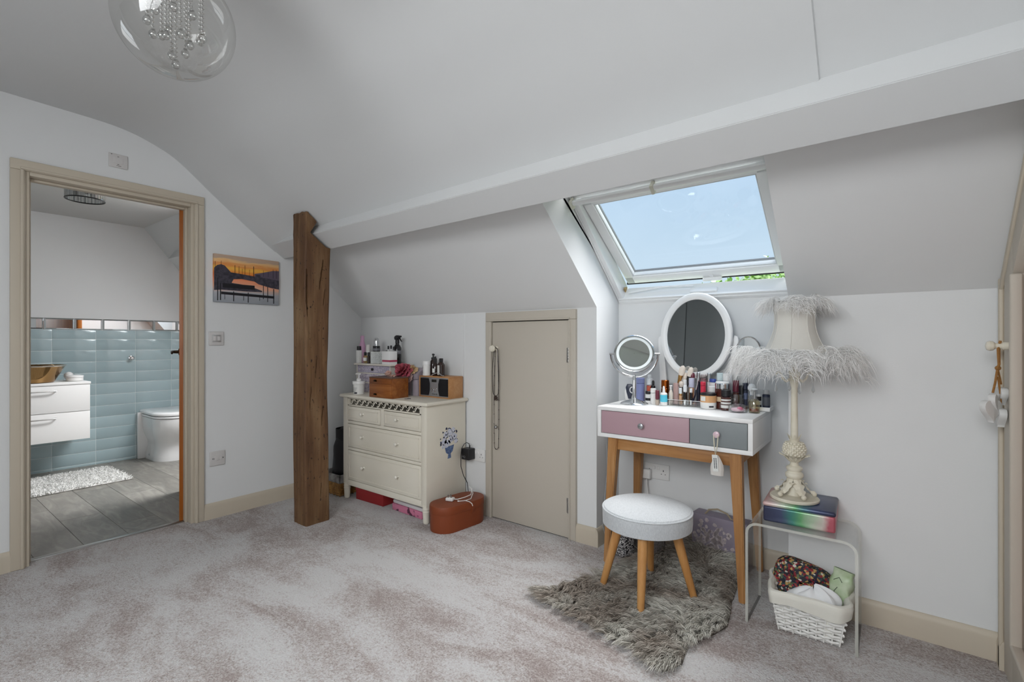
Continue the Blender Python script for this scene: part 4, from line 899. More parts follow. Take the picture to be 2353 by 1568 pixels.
# ---- socket, adapter, orange case
def socket_holes(t, xc):
    q = MB(); q.box(xc-.002, xc+.002, -.0096, -.0088, .004, .013); q.box(xc-.0135, xc-.0085, -.0096, -.0088, -.012, -.0085); q.box(xc+.0085, xc+.0135, -.0096, -.0088, -.012, -.0085); q.build('socket_holes', M_dark, t)
t = plate('wall_socket', 'white double wall socket between the chest and the eaves door', 'socket', (-2.131, BY, .376), .146, .080, '-y')
for x in (-.012, .012): q = MB(); q.box(x-.008, x+.008, -.013, -.008, .008, .026, .002); q.build('rocker', M_plastic, t)
socket_holes(t, .044); socket_holes(t, -.044)
t = thing('power_adapter', 'black cube power adapter plugged in beside the chest', 'adapter', (-2.172, BY-.010, .385))
q = MB(); q.box(-.034, .034, -.062, 0, -.036, .036, .006, 3); q.build('adapter_body', M_black, t)
q = MB(); q.tube([(.012, -.03, .034), (.012, -.03, .052), (.008, -.032, .066), (-.006, -.04, .073), (-.018, -.05, .064), (-.026, -.066, .035), (-.029, -.070, -.02), (-.030, -.068, -.08), (-.020, -.055, -.14), (-.004, -.035, -.19), (.0, -.03, -.25)], .0026, 6); q.tube([(.012, -.03, .034), (.012, -.03, .056)], .0042, 8); q.build('lead', M_black, t)
text_part('lettering', 'HQ', .020, mat('adapter_print', '#77777a', .5), t, TM(-.012, -.0622, -.016) @ Matrix.Rotation(R(90), 4, 'X'))
M_terra = mat('terracotta_leather', '#823c1a', .5, bump=.04, bscale=160)
def stadium(l, wd, n=16): # long axis along y
    pts = []
    for k in range(n+1): a = math.pi*k/n; pts.append((wd*math.cos(a), l-wd+wd*math.sin(a)))
    for k in range(n+1): a = math.pi+math.pi*k/n; pts.append((wd*math.cos(a), -(l-wd)+wd*math.sin(a)))
    return pts
t = thing('oval_case', 'terracotta oval lidded hair tool case on the carpet', 'case', (-2.085, 2.168, 0), R(-6))
st = lambda s_: [(x*s_, y*(1-(1-s_)*.6)) for x, y in stadium(.185, .092)]
q = MB(); loft(q, [(st(.975), .001), (st(.985), .01), (st(1.0), .118)]); q.build('case_body', M_terra, t)
q = MB(); loft(q, [(st(1.012), .106), (st(1.02), .108), (st(1.02), .146), (st(1.0), .152), (st(.9), .153)]); q.build('case_lid', M_terra, t)
q = MB(); q.box(.093, .0965, .03, .054, .086, .152, .0015); q.build('tab', M_terra, t)
t = thing('charger_plug', 'white three-pin charger with looped cable on the terracotta case', 'charger', (-2.10, 2.12, .154), R(20))
q = MB(); q.box(-.024, .024, -.018, .018, .0005, .020, .005, 3); q.build('plug_body', M_plastic, t)
for px, py in ((-.010, -.006), (.010, -.006), (.0, .009)): q = MB(); q.box(px-.0028, px+.0028, py-.0018, py+.0018, .020, .036); q.build('pin', M_steel, t)
q = MB(); q.tube([(.024, .0, .012), (.045, .01, .010), (.075, .045, .014), (.10, .085, .02), (.085, .14, .04), (.06, .16, .045), (.10, .12, .02), (.11, .06, .004), (.09, .02, .003), (.06, .0, .003)], .0024, 6); q.tube([(.06, .0, .003), (.05, -.004, .004)], .004, 8); q.tube([(.085, .022, .003), (.12, .01, .003), (.15, -.02, .004), (.165, -.045, .0)], .0024, 6); q.build('cable', M_plastic, t)

# ---- necklaces on the eaves door knob
def necklace(label, pts_l, m_, bead=None, r_=.0016, pend=None):
    t = thing('necklace', label, 'necklace', (-1.957, BY-.032, 1.073))
    q = MB(); q.tube(pts_l, r_, 6, closed=True); q.build('cord', m_, t)
    if bead:
        q = MB()
        for k in range(0, len(pts_l), 1):
            if k % bead[0] == 0: q.sphere(pts_l[k], bead[1], 8, 6)
        q.build('bead', bead[2], t)
    if pend:
        q = MB(); pend(q); q.build('pendant', bead[2] if bead else m_, t)
    return t
def loop(wd, ln, n=60, xo=0, yo=0, zt=.010):
    o = []
    for k in range(n):
        t_ = k/n
        if t_ < .46: u_ = t_/.46; o.append((-wd*(.45+.55*math.sin(u_*2.4))+xo, yo, zt-(ln)*u_))
        elif t_ < .54: u_ = (t_-.46)/.08; a = math.pi*(1-u_); w0 = wd*(.45+.55*math.sin(2.4)); o.append((w0*math.cos(a)+xo, yo, zt-ln-w0*math.sin(a)))
        else: u_ = 1-(t_-.54)/.46; o.append((wd*(.45+.55*math.sin(u_*2.4))+xo, yo, zt-(ln)*u_))
    return o
M_dbead = mat('dark_bead', '#3a2a22', .3); M_gun = mat('gunmetal_chain', '#3c3836', .35, .8)
necklace('long dark beaded necklace hanging lowest from the eaves door knob', loop(.020, .625, 90, .012, .004), M_gun, (4, .0034, M_dbead))
necklace('short dark double strand necklace with bow on the eaves door knob', loop(.026, .285, 60, .012, -.003), M_gun, (9, .003, M_dbead), .002, lambda q: (q.sphere((.012, -.003, -.305), .011, 10, 8, (1.4, .6, .8)), q.sphere((.004, -.003, -.318), .007, 8, 6), q.sphere((.022, -.003, -.318), .007, 8, 6)))
necklace('fine chain with a round silver pendant on the eaves door knob', loop(.018, .475, 70, .011, 0), mat('fine_silver', '#8b8682', .3, .9), (200, .004, M_steel), .0009, lambda q: q.sphere((.011, 0, -.492), .011, 14, 10))
# ================================================================ DRESSING TABLE in the niche
VT = .790
vt = thing('dressing_table', 'white dressing table on splayed oak legs with oval mirror', 'dressing table', (-.8105, 2.44, 0))
vx, vy0, vy1, vz0 = .3615, -.20, .20, .637
M_vw = mat('white_laminate', '#f1f1f0', .35)
q = MB(); q.box(-vx, vx, vy0, vy1, VT-.019, VT, .0015); q.build('top_board', M_vw, vt)
q = MB(); q.box(-vx, vx, vy0, vy1, vz0, vz0+.019, .0015)
for s_ in (-1, 1): q.box(s_*(vx-.0095)-.0095, s_*(vx-.0095)+.0095, vy0, vy1, vz0+.0185, VT-.0185, .0008)
q.box(-vx+.02, vx-.02, vy1-.012, vy1-.002, vz0+.02, VT-.02); q.build('carcass', M_vw, vt)
q = MB(); q.box(-vx+.02, vx-.02, vy0+.014, vy0+.02, vz0+.02, VT-.02); q.build('drawer_gap_shade', M_dark, vt)  # near-black panel paints the shade behind the drawer fronts
def vdrawer(x0_, x1_, m_, kx, km):
    q = MB(); q.box(x0_, x1_, vy0+.002, vy0+.018, vz0+.0215, VT-.0215, .001); d_ = q.build('drawer', m_, vt)
    q = MB(); q.lathe([(.006, 0), (.006, .010), (.012, .014), (.0145, .020), (.013, .026), (.004, .029)], 20, TM(kx, vy0+.002, .7135, 0, R(90))); q.build('knob', km, d_); return d_
vdrawer(-vx+.022, .0975, mat('dusky_pink_laminate', '#b6969e', .5), -.124, mat('satin_nickel', '#a3a6a8', .3, .9))
vdrawer(.1005, vx-.022, mat('slate_grey_laminate', '#868d8f', .5), .2205, mat('pink_ceramic', '#d9bcc6', .3, coat=.3))
def taper(q, top, bot, w0, w1, d0, d1):
    t_ = Vector(top); b_ = Vector(bot)
    vs = [t_+Vector((sx_*w0/2, sy_*d0/2, 0)) for sx_, sy_ in ((-1, -1), (1, -1), (1, 1), (-1, 1))] + [b_+Vector((sx_*w1/2, sy_*d1/2, 0)) for sx_, sy_ in ((-1, -1), (1, -1), (1, 1), (-1, 1))]
    _, fs = q._add(vs, [(0, 1, 2, 3), (7, 6, 5, 4), (0, 4, 5, 1), (1, 5, 6, 2), (2, 6, 7, 3), (3, 7, 4, 0)])
    bmesh.ops.recalc_face_normals(q.bm, faces=fs); ed = list({e for f in fs for e in f.edges}); r_ = bmesh.ops.bevel(q.bm, geom=ed, offset=.004, segments=2, affect='EDGES')
for sx_ in (-1, 1):
    for ty, by_ in ((-.158, -.182), (.155, .180)):
        q = MB(); taper(q, (sx_*.287, ty, vz0), (sx_*.318, by_, .002), .050, .027, .050, .027); q.build('leg', M_oak, vt)
for yy in (-.158, .155): q = MB(); q.box(-.27, .27, yy-.010, yy+.010, vz0-.062, vz0-.001, .002); q.build('apron', M_oakx, vt)
for sx_ in (-1, 1): q = MB(); q.box(sx_*.290-.009, sx_*.290+.009, -.14, .14, vz0-.062, vz0-.001, .002); q.build('side_rail', mat('oak_side', '#b98247', .5), vt)
# oval mirror on two uprights
mx, my, mz = .013, .168, 1.148
for s_ in (-1, 1):
    q = MB(); q.prism([(mx+s_*.150, VT), (mx+s_*.192, VT), (mx+s_*.206, mz-.02), (mx+s_*.200, mz-.005), (mx+s_*.186, mz-.0), (mx+s_*.176, mz-.03)], 'y', my+.018, my+.031, bev=.003); q.build('mirror_upright', M_vw, vt)
q = MB(); q.box(mx-.149, mx+.149, my+.0185, my+.0305, VT, VT+.05, .003); q.build('mirror_crossbar', M_vw, vt)
Rm = TM(mx, my, mz, 0, R(-4))
n_ = 64; prof = [(-.002, -.010), (-.004, .006), (.004, .012), (.018, .013), (.028, .009), (.032, .0), (.030, -.012)]
q = MB(); vs = []
for k in range(n_):
    a = 2*math.pi*k/n_; c_, s_ = math.cos(a), math.sin(a)
    for o_, dy in prof: vs.append((( .152+o_)*c_, -dy, (.194+o_)*s_))
k_ = len(prof); q._add(vs, [(i*k_+j, ((i+1) % n_)*k_+j, ((i+1) % n_)*k_+(j+1) % k_, i*k_+(j+1) % k_) for i in range(n_) for j in range(k_)], Rm); q.build('mirror_frame', M_vw, vt)
q = MB(); q._add([(.153*math.cos(2*math.pi*k/n_), -.002, .195*math.sin(2*math.pi*k/n_)) for k in range(n_)], [tuple(range(n_))], Rm); q._add([(.156*math.cos(2*math.pi*k/n_), .008, .198*math.sin(2*math.pi*k/n_)) for k in range(n_)], [tuple(range(n_))], Rm); q.build('mirror_glass', M_mirror, vt)
# scented tag on the grey drawer knob
t = thing('scented_tag', 'white muslin sachet with paper tag hung on the grey drawer', 'tag', (-.590, 2.214, .71))
q = MB(); q.tube([(-.002, .004, .012), (-.009, .0, -.005), (-.006, -.002, -.045), (-.001, -.003, -.085), (.006, -.002, -.045), (.009, .0, -.005), (.002, .004, .012)], .0022, 6); q.build('ribbon_loop', mat('cream_ribbon', '#ddd6c0', .8), t)
q = MB(); q.box(-.020, .004, -.010, -.008, -.152, -.080, .001, 1, TM(0, 0, 0, 0, 0, R(-4))); q.build('paper_tag', M_paper, t)
q = MB()
for k in range(2):
    for j in range(7): q.box(-.0135+.008*k, -.0095+.008*k, -.0107, -.0100, -.138+.0065*j, -.1335+.0065*j, 0, 2, TM(0, 0, 0, 0, 0, R(-4)))
q.build('printed_lettering', M_ltext, t)
q = MB()
def sach(u_, v_):
    a = u_*2*math.pi; r_ = .006+.020*math.sin(min(1, v_*1.15)*math.pi*.62); return (.004+r_*math.cos(a)*(1+.1*math.sin(4*a)), .004+.45*r_*math.sin(a), -.085-.085*v_)
q.grid(sach, 24, 12, close_u=True); q.lathe([(.001, -.1705), (.012, -.170), (.019, -.167)], 16, TM(.004, .004, 0), sy=.45); q.build('sachet', mat('muslin', '#d6d1cb', .9), t)

# ---- round chrome make-up mirror
az = math.atan2(-2.425, 1.055) + math.pi/2        # turned to face into the room
t = thing('makeup_mirror', 'round chrome swivel mirror on a pedestal on the dressing table', 'mirror', (-1.055, 2.425, VT), az)
q = MB(); q.lathe([(.070, 0), (.0715, .003), (.068, .007), (.052, .014), (.030, .022), (.015, .028), (.009, .033), (.009, .04)], 36); q.build('base', M_chrome, t)
q = MB(); q.lathe([(.0095, .03), (.0095, .142), (.007, .146), (.007, .152)], 20); q.build('stem', M_chrome, t)
q = MB(); hc = .262; pts = [(.119*math.cos(R(a)), 0, hc+.119*math.sin(R(a))) for a in range(-180, 1, 6)]; q.tube(pts, .0058, 10)
for s_ in (-1, 1): q.tube([(s_*.101, 0, hc), (s_*.128, 0, hc)], .0058, 10)
q.build('yoke', M_chrome, t)
DM = TM(0, 0, hc, 0, R(90-24))                     # lathe axis z -> facing -y, tipped back
q = MB(); q.lathe([(.085, -.012), (.098, -.010), (.1035, -.003), (.105, .004), (.104, .010), (.098, .013), (.092, .0125)], 48, DM, cap=False); q.lathe([(.001, -.0125), (.085, -.012)], 48, DM, cap=False); q.build('rim', M_chrome, t)
q = MB(); q.lathe([(.092, .0122), (.078, .0105)], 48, DM, cap=False); q.build('frosted_ring', mat('frosted_light_ring', '#dfe5e6', .3), t)
q = MB(); q.lathe([(.079, .0104), (.001, .0102)], 48, DM, cap=False); q.build('mirror_disc', M_mirror, t)

# ---- toiletries on the dressing table
def setback(y): return y-.024 if y > 2.568 else y
def C(name, label, x, y, parts, cat='cosmetic', **kw): return vessel(name, label, x, setback(y), VT, parts, cat, group='toiletries on the dressing table', **kw)
M_lav = mat('lavender_plastic', '#8f98c8', .35); M_orangeglass = mat('orange_glass', '#d9561c', .15, coat=.4); M_copper = mat('copper_metal', '#b5622a', .2, 1); M_maroon = mat('maroon_plastic', '#6d2b3b', .3)
M_cyan = mat('cyan_label', '#55c3dd', .45); M_skin = mat('beige_makeup', '#d5a883', .4); M_rosetube = mat('rose_tube', '#b99a95', .3); M_red = mat('coral_red_plastic', '#d8334e', .3); M_peach = mat('peach_label', '#d3a06f', .4)
M_brown = mat('brown_glass', '#4a2019', .1, coat=.5); M_navy = mat('navy_plastic', '#252b40', .35); M_frost = mat('frosted_plastic', '#e4e8ea', .3); M_grey = mat('grey_plastic', '#a6a8ad', .35); M_bristle = mat('white_bristle', '#efe3d6', .9, bump=.4, bscale=200); M_blue = mat('blue_cap', '#3d56a6', .35)
M_pinkgel = mat('pink_gel', '#e0688f', .3)
t = thing('hair_clipper', 'dark and white handheld beauty device behind the chrome mirror base', 'device', (-1.14, 2.575, VT), R(15), group='toiletries on the dressing table')
q = MB(); q.prism([(-.030, 0), (.020, 0), (.028, .05), (.026, .075), (-.022, .075), (-.034, .05)], 'y', -.012, .012, bev=.004); q.build('white_shell', M_plastic, t)
q = MB(); q.prism([(-.012, .008), (.004, .008), (.014, .05), (.016, .078), (.006, .090), (-.018, .090), (-.026, .072), (-.022, .045)], 'y', -.018, .0, bev=.004); q.build('dark_panel', M_navy, t)
q = MB(); q.tube([(.010+.012*math.cos(R(a)), -.019, .058+.016*math.sin(R(a))) for a in range(70, 291, 20)], .003, 6); q.build('ring_button', M_plastic, t)
C('lotion_tube', 'tall lavender blue cylinder bottle on the dressing table', -1.078, 2.585, [('body', cyl(.0225, 0, .098), M_lav), ('cap', cyl(.0228, .099, .128), M_lav)])
C('toner_bottle', 'clear bottle of orange liquid with frosted cap', -1.030, 2.595, [('body', cyl(.017, 0, .09, .004), glassy('bottle_clear', (.97, .97, .97, 1), .12)), ('liquid', cyl(.0155, .003, .088), mat('orange_liquid', '#e2592a', .3)), ('cap', cyl(.0155, .092, .126), M_frost), ('cap_top', cyl(.010, .126, .146), M_frost)])
C('serum_dropper', 'black rubber dropper bottle beside the orange bottle', -1.004, 2.58, [('body', cyl(.015, 0, .065, .003), M_amber), ('collar', cyl(.011, .065, .09), M_black), ('bulb', [(.006, .09), (.0065, .108), (.005, .116), (.001, .118)], M_black)])
C('mini_jar', 'little white jar with black lid and bands', -1.017, 2.525, [('jar', cyl(.0165, 0, .046), M_plastic), ('band', cyl(.0168, .012, .026, .0003), M_black), ('lid', cyl(.0165, .048, .062), M_black)])
C('lip_balm', 'square white stick with small black print', -.974, 2.482, [('body', cyl(.0145, 0, .058), M_plastic), ('cap', cyl(.0147, .059, .082), M_plastic), ('print', [(.0149, .032), (.0149, .046)], M_plastic)])
C('lipstick', 'maroon topped lipstick beside the white stick', -.945, 2.463, [('case', cyl(.0095, 0, .028), mat('beige_case', '#bfae9f', .35)), ('cap', cyl(.0098, .029, .076), M_maroon)])
C('eye_drops', 'white dropper bottle with bright blue label', -.907, 2.452, [('body', cyl(.0175, 0, .066, .004), M_plastic), ('label', cyl(.0178, .020, .056, .0003), M_cyan), ('nozzle', [(.009, .066), (.007, .072), (.005, .095), (.003, .100)], M_plastic)], )
C('perfume_can', 'shiny copper orange cylinder with dark rim', -.945, 2.60, [('body', cyl(.021, 0, .078), M_copper), ('cap', cyl(.0205, .079, .121), M_copper)])
C('foundation_dropper', 'slim cream foundation bottle with white pump', -.888, 2.50, [('body', [(.010, 0), (.0105, .003), (.0105, .060), (.005, .078)], mat('cream_foundation', '#e3d9cc', .3)), ('pump', cyl(.004, .078, .098), M_plastic), ('pump_head', cyl(.008, .096, .102), M_plastic)])
t = thing('acrylic_organiser', 'low clear acrylic tray holding lipsticks and brushes', 'organiser', (-.815, 2.535, VT), R(2))
q = MB(); q.box(-.105, .095, -.075, .055, .0005, .004); q.box(-.105, .095, -.075, -.072, .004, .032); q.box(-.105, .095, .052, .055, .004, .075)
for xx in (-.105, -.065, -.025, .015, .055, .092): q.box(xx, xx+.0025, -.072, .052, .004, .032)
q.build('tray_walls', M_acr, t)
q = MB(); q.box(-.105, .095, -.0755, -.0715, .0315, .0335); q.box(-.105, .095, -.0755, -.0715, .0, .002); q.build('polished_edge', mat('acrylic_edge', '#e9ecec', .2), t)
def CO(name, label, x, y, parts, z=.005, **kw): return vessel(name, label, x, setback(y), VT+z, parts, 'cosmetic', group='toiletries on the dressing table', **kw)
CO('concealer_tube', 'flat rose brown tube standing in the organiser', -.870, 2.525, [('body', [(.013, 0), (.0135, .003), (.0135, .10), (.0125, .108)], M_rosetube, 1, .6)])
CO('lip_gloss', 'beige lip gloss with clear wand cap in the organiser', -.842, 2.512, [('tube', cyl(.008, 0, .048), M_skin), ('collar', cyl(.0085, .048, .055), M_gold), ('cap', cyl(.008, .055, .085), M_frost)])
CO('mascara', 'black mascara tube with silver foot, left one in the organiser', -.815, 2.50, [('foot', cyl(.009, 0, .03), M_chrome), ('tube', cyl(.0095, .03, .066), M_blackgloss), ('cap', cyl(.009, .067, .10), M_frost)])
CO('mascara', 'slim black mascara tube, right one in the organiser', -.789, 2.512, [('foot', cyl(.007, 0, .028), M_chrome), ('tube', cyl(.0078, .028, .064), M_blackgloss), ('cap', cyl(.0068, .065, .085), M_frost)])
CO('lip_colour', 'pale lilac capped lip colour with flesh tube in the organiser', -.800, 2.555, [('tube', cyl(.013, 0, .085), M_skin), ('cap', cyl(.0135, .086, .135), mat('pale_lilac', '#c9cbe0', .3))])
CO('lip_colour', 'white capped peach lip colour beside the brushes', -.835, 2.56, [('tube', cyl(.011, 0, .08), M_skin), ('cap', cyl(.0115, .081, .125), M_white)])
CO('nail_varnish', 'dark berry round topped tube behind the lilac cap', -.798, 2.59, [('tube', cyl(.010, 0, .14), M_frost), ('cap', [(.011, .14), (.0115, .152), (.009, .163), (.002, .166)], M_maroon)], z=.001)
def brush(label, x, y, hx_, hy_, ln, tilt, rz, rb, m_h, soft=M_bristle):
    t = thing('makeup_brush', label, 'brush', (x, setback(y), VT+.005), rz, 'make-up brushes in the organiser'); t.rotation_euler = (0, tilt, rz)
    q = MB(); q.lathe([(.004, 0), (.0055, .02), (.005, ln*.45), (.0065, ln*.5)], 12); q.build('handle', m_h, t)
    q = MB(); q.lathe([(.0065, ln*.5), (.0075, ln*.52), (rb*.85, ln*.74), (rb*.8, ln*.75)], 14, sy=.7); q.build('ferrule', M_gold if m_h is M_black else M_blackgloss, t)
    q = MB(); q.lathe([(rb*.8, ln*.74), (rb*1.08, ln*.84), (rb*1.1, ln*.91), (rb*.8, ln*.97), (rb*.1, ln)], 16, sy=.75); q.build('bristles', soft, t)
brush('large powder brush with blush tinted tip leaning right', -.893, 2.575, 0, 0, .205, R(15), 0, .0145, M_black)
brush('second powder brush with pure white tip leaning right', -.852, 2.585, 0, 0, .198, R(15), 0, .0125, M_blackgloss)
brush('small round eye brush standing low in front', -.853, 2.545, 0, 0, .118, R(2), 0, .0115, mat('beige_handle', '#c9a37e', .4))
brush('cream tipped brush between the two powder brushes', -.866, 2.59, 0, 0, .165, R(12), 0, .010, M_black)
t = thing('eyelash_comb', 'curved black and silver eyelash tool leaning in the organiser', 'tool', (-.775, 2.525, VT+.004), 0, group='toiletries on the dressing table')
q = MB(); q.tube([(-.012, -.008, .001), (-.004, -.008, .03), (.006, -.006, .055), (.006, 0, .08)], [.004, .009, .006, .004], 8, flat=.5); q.build('handle', M_navy, t)
q = MB(); q.tube([(.006, 0, .078), (.012, .004, .11), (.014, .006, .15)], [.003, .0035, .003], 8); q.build('shaft', M_chrome, t)
CO('lip_wand', 'tall slim silver capped tube at the back, left one', -.772, 2.60, [('tube', cyl(.009, 0, .12), M_navy), ('cap', cyl(.0092, .121, .168), M_chrome)], z=.001)
CO('lip_wand', 'tall slim silver capped tube at the back, right one', -.722, 2.605, [('tube', cyl(.0085, 0, .12), M_frost), ('cap', cyl(.0088, .121, .166), M_chrome)], z=.001)
CO('dusky_tube', 'dusky rose tube with clear cap at the back', -.746, 2.60, [('tube', cyl(.0135, 0, .14), mat('dusky_rose', '#9c6f72', .4)), ('cap', cyl(.014, .13, .158), glassy('smoky_cap', (.8, .75, .75, 1), .15))], z=.001)
CO('sun_stick', 'coral red tube standing behind the cream jar', -.735, 2.53, [('body', cyl(.0125, 0, .105), M_red), ('cap', cyl(.0128, .106, .125), M_red)], z=.001)
CO('cream_tube', 'white tube with blue cap behind the cream jar', -.700, 2.60, [('body', [(.015, 0), (.015, .09), (.019, .12)], M_plastic, 1, .6), ('cap', cyl(.0155, .121, .138), M_blue, 1, .6)], z=.001)
C('white_jar', 'small all white jar behind the cream jar', -.693, 2.545, [('jar', cyl(.020, 0, .075), M_frost), ('lid', cyl(.0205, .076, .105), M_white)])
C('cream_jar', 'wide white cream jar with peach band and black lid line', -.694, 2.474, [('jar_base', [(.032, 0), (.036, .004), (.0375, .030), (.0375, .033)], M_plastic), ('label', cyl(.0375, .033, .066, .0008), M_peach), ('lid_line', cyl(.0370, .066, .076, .0008), M_black), ('lid', cyl(.033, .076, .079), M_black)], )
t = bpy.data.objects['cream_jar']; q = MB(); arcp(q, .0379, .040, .062, R(-140), R(-95)); q.build('paper_label', M_paper, t); q = MB(); arcp(q, .0372, .010, .018, R(-70), R(-35)); q.build('printed_marks', M_ltext, t)
C('scrub_jar', 'tall brown glass jar with silver collar and white lid', -.640, 2.515, [('jar_base', cyl(.0335, 0, .037, .003), M_brown), ('label', cyl(.0338, .037, .060, .0006), mat('gold_label', '#d8c2a2', .35)), ('jar', cyl(.0335, .060, .098, .001), M_brown), ('collar', cyl(.0335, .098, .124, .001), M_chrome), ('lid', cyl(.031, .124, .132), M_white)])
C('balm_jar', 'small black striped balm jar in front of the brown jar', -.612, 2.470, [('jar', cyl(.0225, 0, .064, .003), M_brown), ('stripe', cyl(.0229, .012, .026, .0004), M_paper), ('upper_stripe', cyl(.0229, .031, .040, .0004), M_paper), ('top_stripe', cyl(.0229, .046, .054, .0004), M_paper), ('lid', cyl(.021, .065, .098), M_black)])
C('toner', 'pale aqua capped bottle behind the brown jar', -.668, 2.605, [('body', cyl(.015, 0, .13), M_frost), ('cap', cyl(.0155, .131, .170), mat('aqua_cap', '#cfe0e2', .3))])
C('toner', 'white ribbed cap bottle behind the brown jar', -.636, 2.60, [('body', cyl(.016, 0, .13), M_frost), ('cap', cyl(.0165, .131, .169), M_white)])
t = thing('nail_file', 'upright grey nail file behind the clear tub', 'file', (-.612, 2.572, VT), 0, group='toiletries on the dressing table'); q = MB(); q.box(-.0085, .0085, -.002, .002, .001, .176, .006, 3, TM(0, 0, 0, 0, 0, R(-2))); q.build('file_board', M_grey, t)
C('glass_tumbler', 'clear glass tumbler behind the pink tub', -.585, 2.535, [('glass', [(.036, 0), (.038, .003), (.038, .075), (.037, .075), (.0365, .005), (.01, .004)], M_clear)], cat='tumbler')
C('dark_bottle', 'dark brown bottle with black cap behind the glass tumbler', -.590, 2.59, [('body', cyl(.015, 0, .08), M_brown), ('cap', cyl(.0145, .081, .138), M_maroon)])
C('dark_bottle', 'short black bottle right of the nail file', -.560, 2.575, [('body', cyl(.015, 0, .07), M_blackgloss), ('cap', cyl(.0125, .071, .115), M_black)])
C('navy_bottle', 'tall slim navy bottle with pale side print', -.545, 2.555, [('body', cyl(.0115, 0, .095), M_navy), ('cap', cyl(.012, .096, .128), M_navy), ('print', cyl(.0118, .05, .08, .0002), mat('navy_print', '#5b6684', .5))])
t = C('clear_tub', 'low round clear tub with pink cream inside', -.553, 2.440, [('tub', [(.040, 0), (.0415, .004), (.0415, .032), (.0405, .032), (.039, .006), (.01, .005)], M_clear), ('cream', cyl(.030, .006, .018, .004), mat('pale_pink_cream', '#e3b9c8', .4)), ('lid_dome', [(.030, .030), (.026, .036), (.014, .040), (.001, .041)], M_clear)], cat='tub')
q = MB(); q.sphere((.012, -.012, .016), .014, 12, 8, (1, 1, .8)); q.build('pink_pearl', M_pinkgel, t)
C('perfume_flask', 'clear perfume flask with amber liquid and tall glass stopper', -.487, 2.462, [('flask', [(.021, 0), (.0235, .004), (.0235, .050), (.018, .060), (.012, .063)], glassy('perfume_glass', (.86, .80, .58, 1), .15, .02, .5)), ('amber_liquid', cyl(.0195, .006, .020), mat('amber_liquid', '#8a4a10', .1)), ('stopper', cyl(.0125, .063, .106, .002), M_clear), ('stopper_top', cyl(.013, .106, .111), M_frost), ('dip_tube', cyl(.003, .01, .10), M_chrome)])
C('perfume_flask', 'frosted round stopper perfume behind the amber flask', -.512, 2.53, [('flask', cyl(.020, 0, .075, .003), M_clear), ('stopper', [(.008, .075), (.008, .09), (.017, .10), (.018, .112), (.012, .124), (.002, .128)], M_frost)])
t = thing('soap_tray', 'small white tray at the right end of the dressing table', 'tray', (-.478, 2.575, VT), R(0)); q = MB(); q.box(-.03, .045, -.05, .05, .0005, .014, .004); q.build('tray_base', M_vw, t)
q = MB(); q.box(-.03, .045, -.05, -.046, .012, .020, .001); q.box(-.03, .045, .046, .05, .012, .020, .001); q.box(-.03, -.026, -.046, .046, .012, .020, .001); q.box(.041, .045, -.046, .046, .012, .020, .001); q.build('tray_lip', M_vw, t)
vessel('hand_cream', 'black text-covered bottle with grey cap on the white tray', -.458, 2.575, VT+.0145, [('body', cyl(.0165, 0, .062), M_navy), ('print', cyl(.0168, .01, .05, .0002), mat('tube_print', '#55585f', .5)), ('cap', cyl(.014, .063, .085), mat('grey_cap', '#b5b6b6', .4))], 'cosmetic', 'toiletries on the dressing table')
vessel('hand_cream', 'black and white small tube left of the grey capped bottle', -.492, 2.582, VT+.0145, [('body', cyl(.012, 0, .06), M_plastic), ('band', cyl(.0123, .03, .05, .0002), M_black), ('foot', cyl(.0124, 0, .01, .0002), M_black)], 'cosmetic', 'toiletries on the dressing table')
t = vessel('shaving_mirror', 'small round mirror half hidden behind the feather lampshade', -.535, 2.575, VT, [('base', [(.04, 0), (.04, .006), (.006, .012), (.006, .16)], M_chrome)], 'mirror')
q = MB(); q.tube([(.055*math.cos(R(a)), 0, .275+.075*math.sin(R(a))) for a in range(0, 360, 10)], .004, 8, closed=True); q.tube([(0, 0, .155), (0, 0, .203)], .005, 8); q.build('rim', M_chrome, t); q = MB(); q._add([(.054*math.cos(R(a)), -.001, .275+.074*math.sin(R(a))) for a in range(0, 360, 10)], [tuple(range(36))]); q.build('mirror_glass', M_mirror, t)

# ---- socket with plug under the table
t = plate('wall_socket', 'white double wall socket under the dressing table', 'socket', (-1.030, NY, .388), .146, .086, '-y')
for x in (-.014, .012): q = MB(); q.box(x-.008, x+.008, -.013, -.008, .012, .030, .002); q.build('rocker', M_plastic, t)
socket_holes(t, .040); socket_holes(t, -.040)
t = thing('mains_plug', 'white mains plug with trailing cable under the dressing table', 'plug', (-1.078, NY-.010, .372), 0)
q = MB(); q.box(-.024, .024, -.034, 0, -.026, .028, .007, 3); q.build('plug_body', M_plastic, t)
q = MB(); q.tube([(0, -.02, -.024), (.002, -.022, -.06), (.012, -.03, -.12), (.03, -.04, -.22), (.03, -.06, -.34), (-.02, -.09, -.365)], .003, 6); q.build('cable', M_plastic, t)
t = thing('lamp_flex', 'thin grey cable running down the niche wall', 'cable', (NL+.008, 2.50, 0)); q = MB(); q.tube([(0, 0, .68), (.002, .004, .5), (.006, .0, .4), (.006, -.03, .25), (.004, -.05, .1), (.02, -.03, .006)], .0025, 6); q.build('cable', mat('grey_cable', '#a9abae', .5), t)
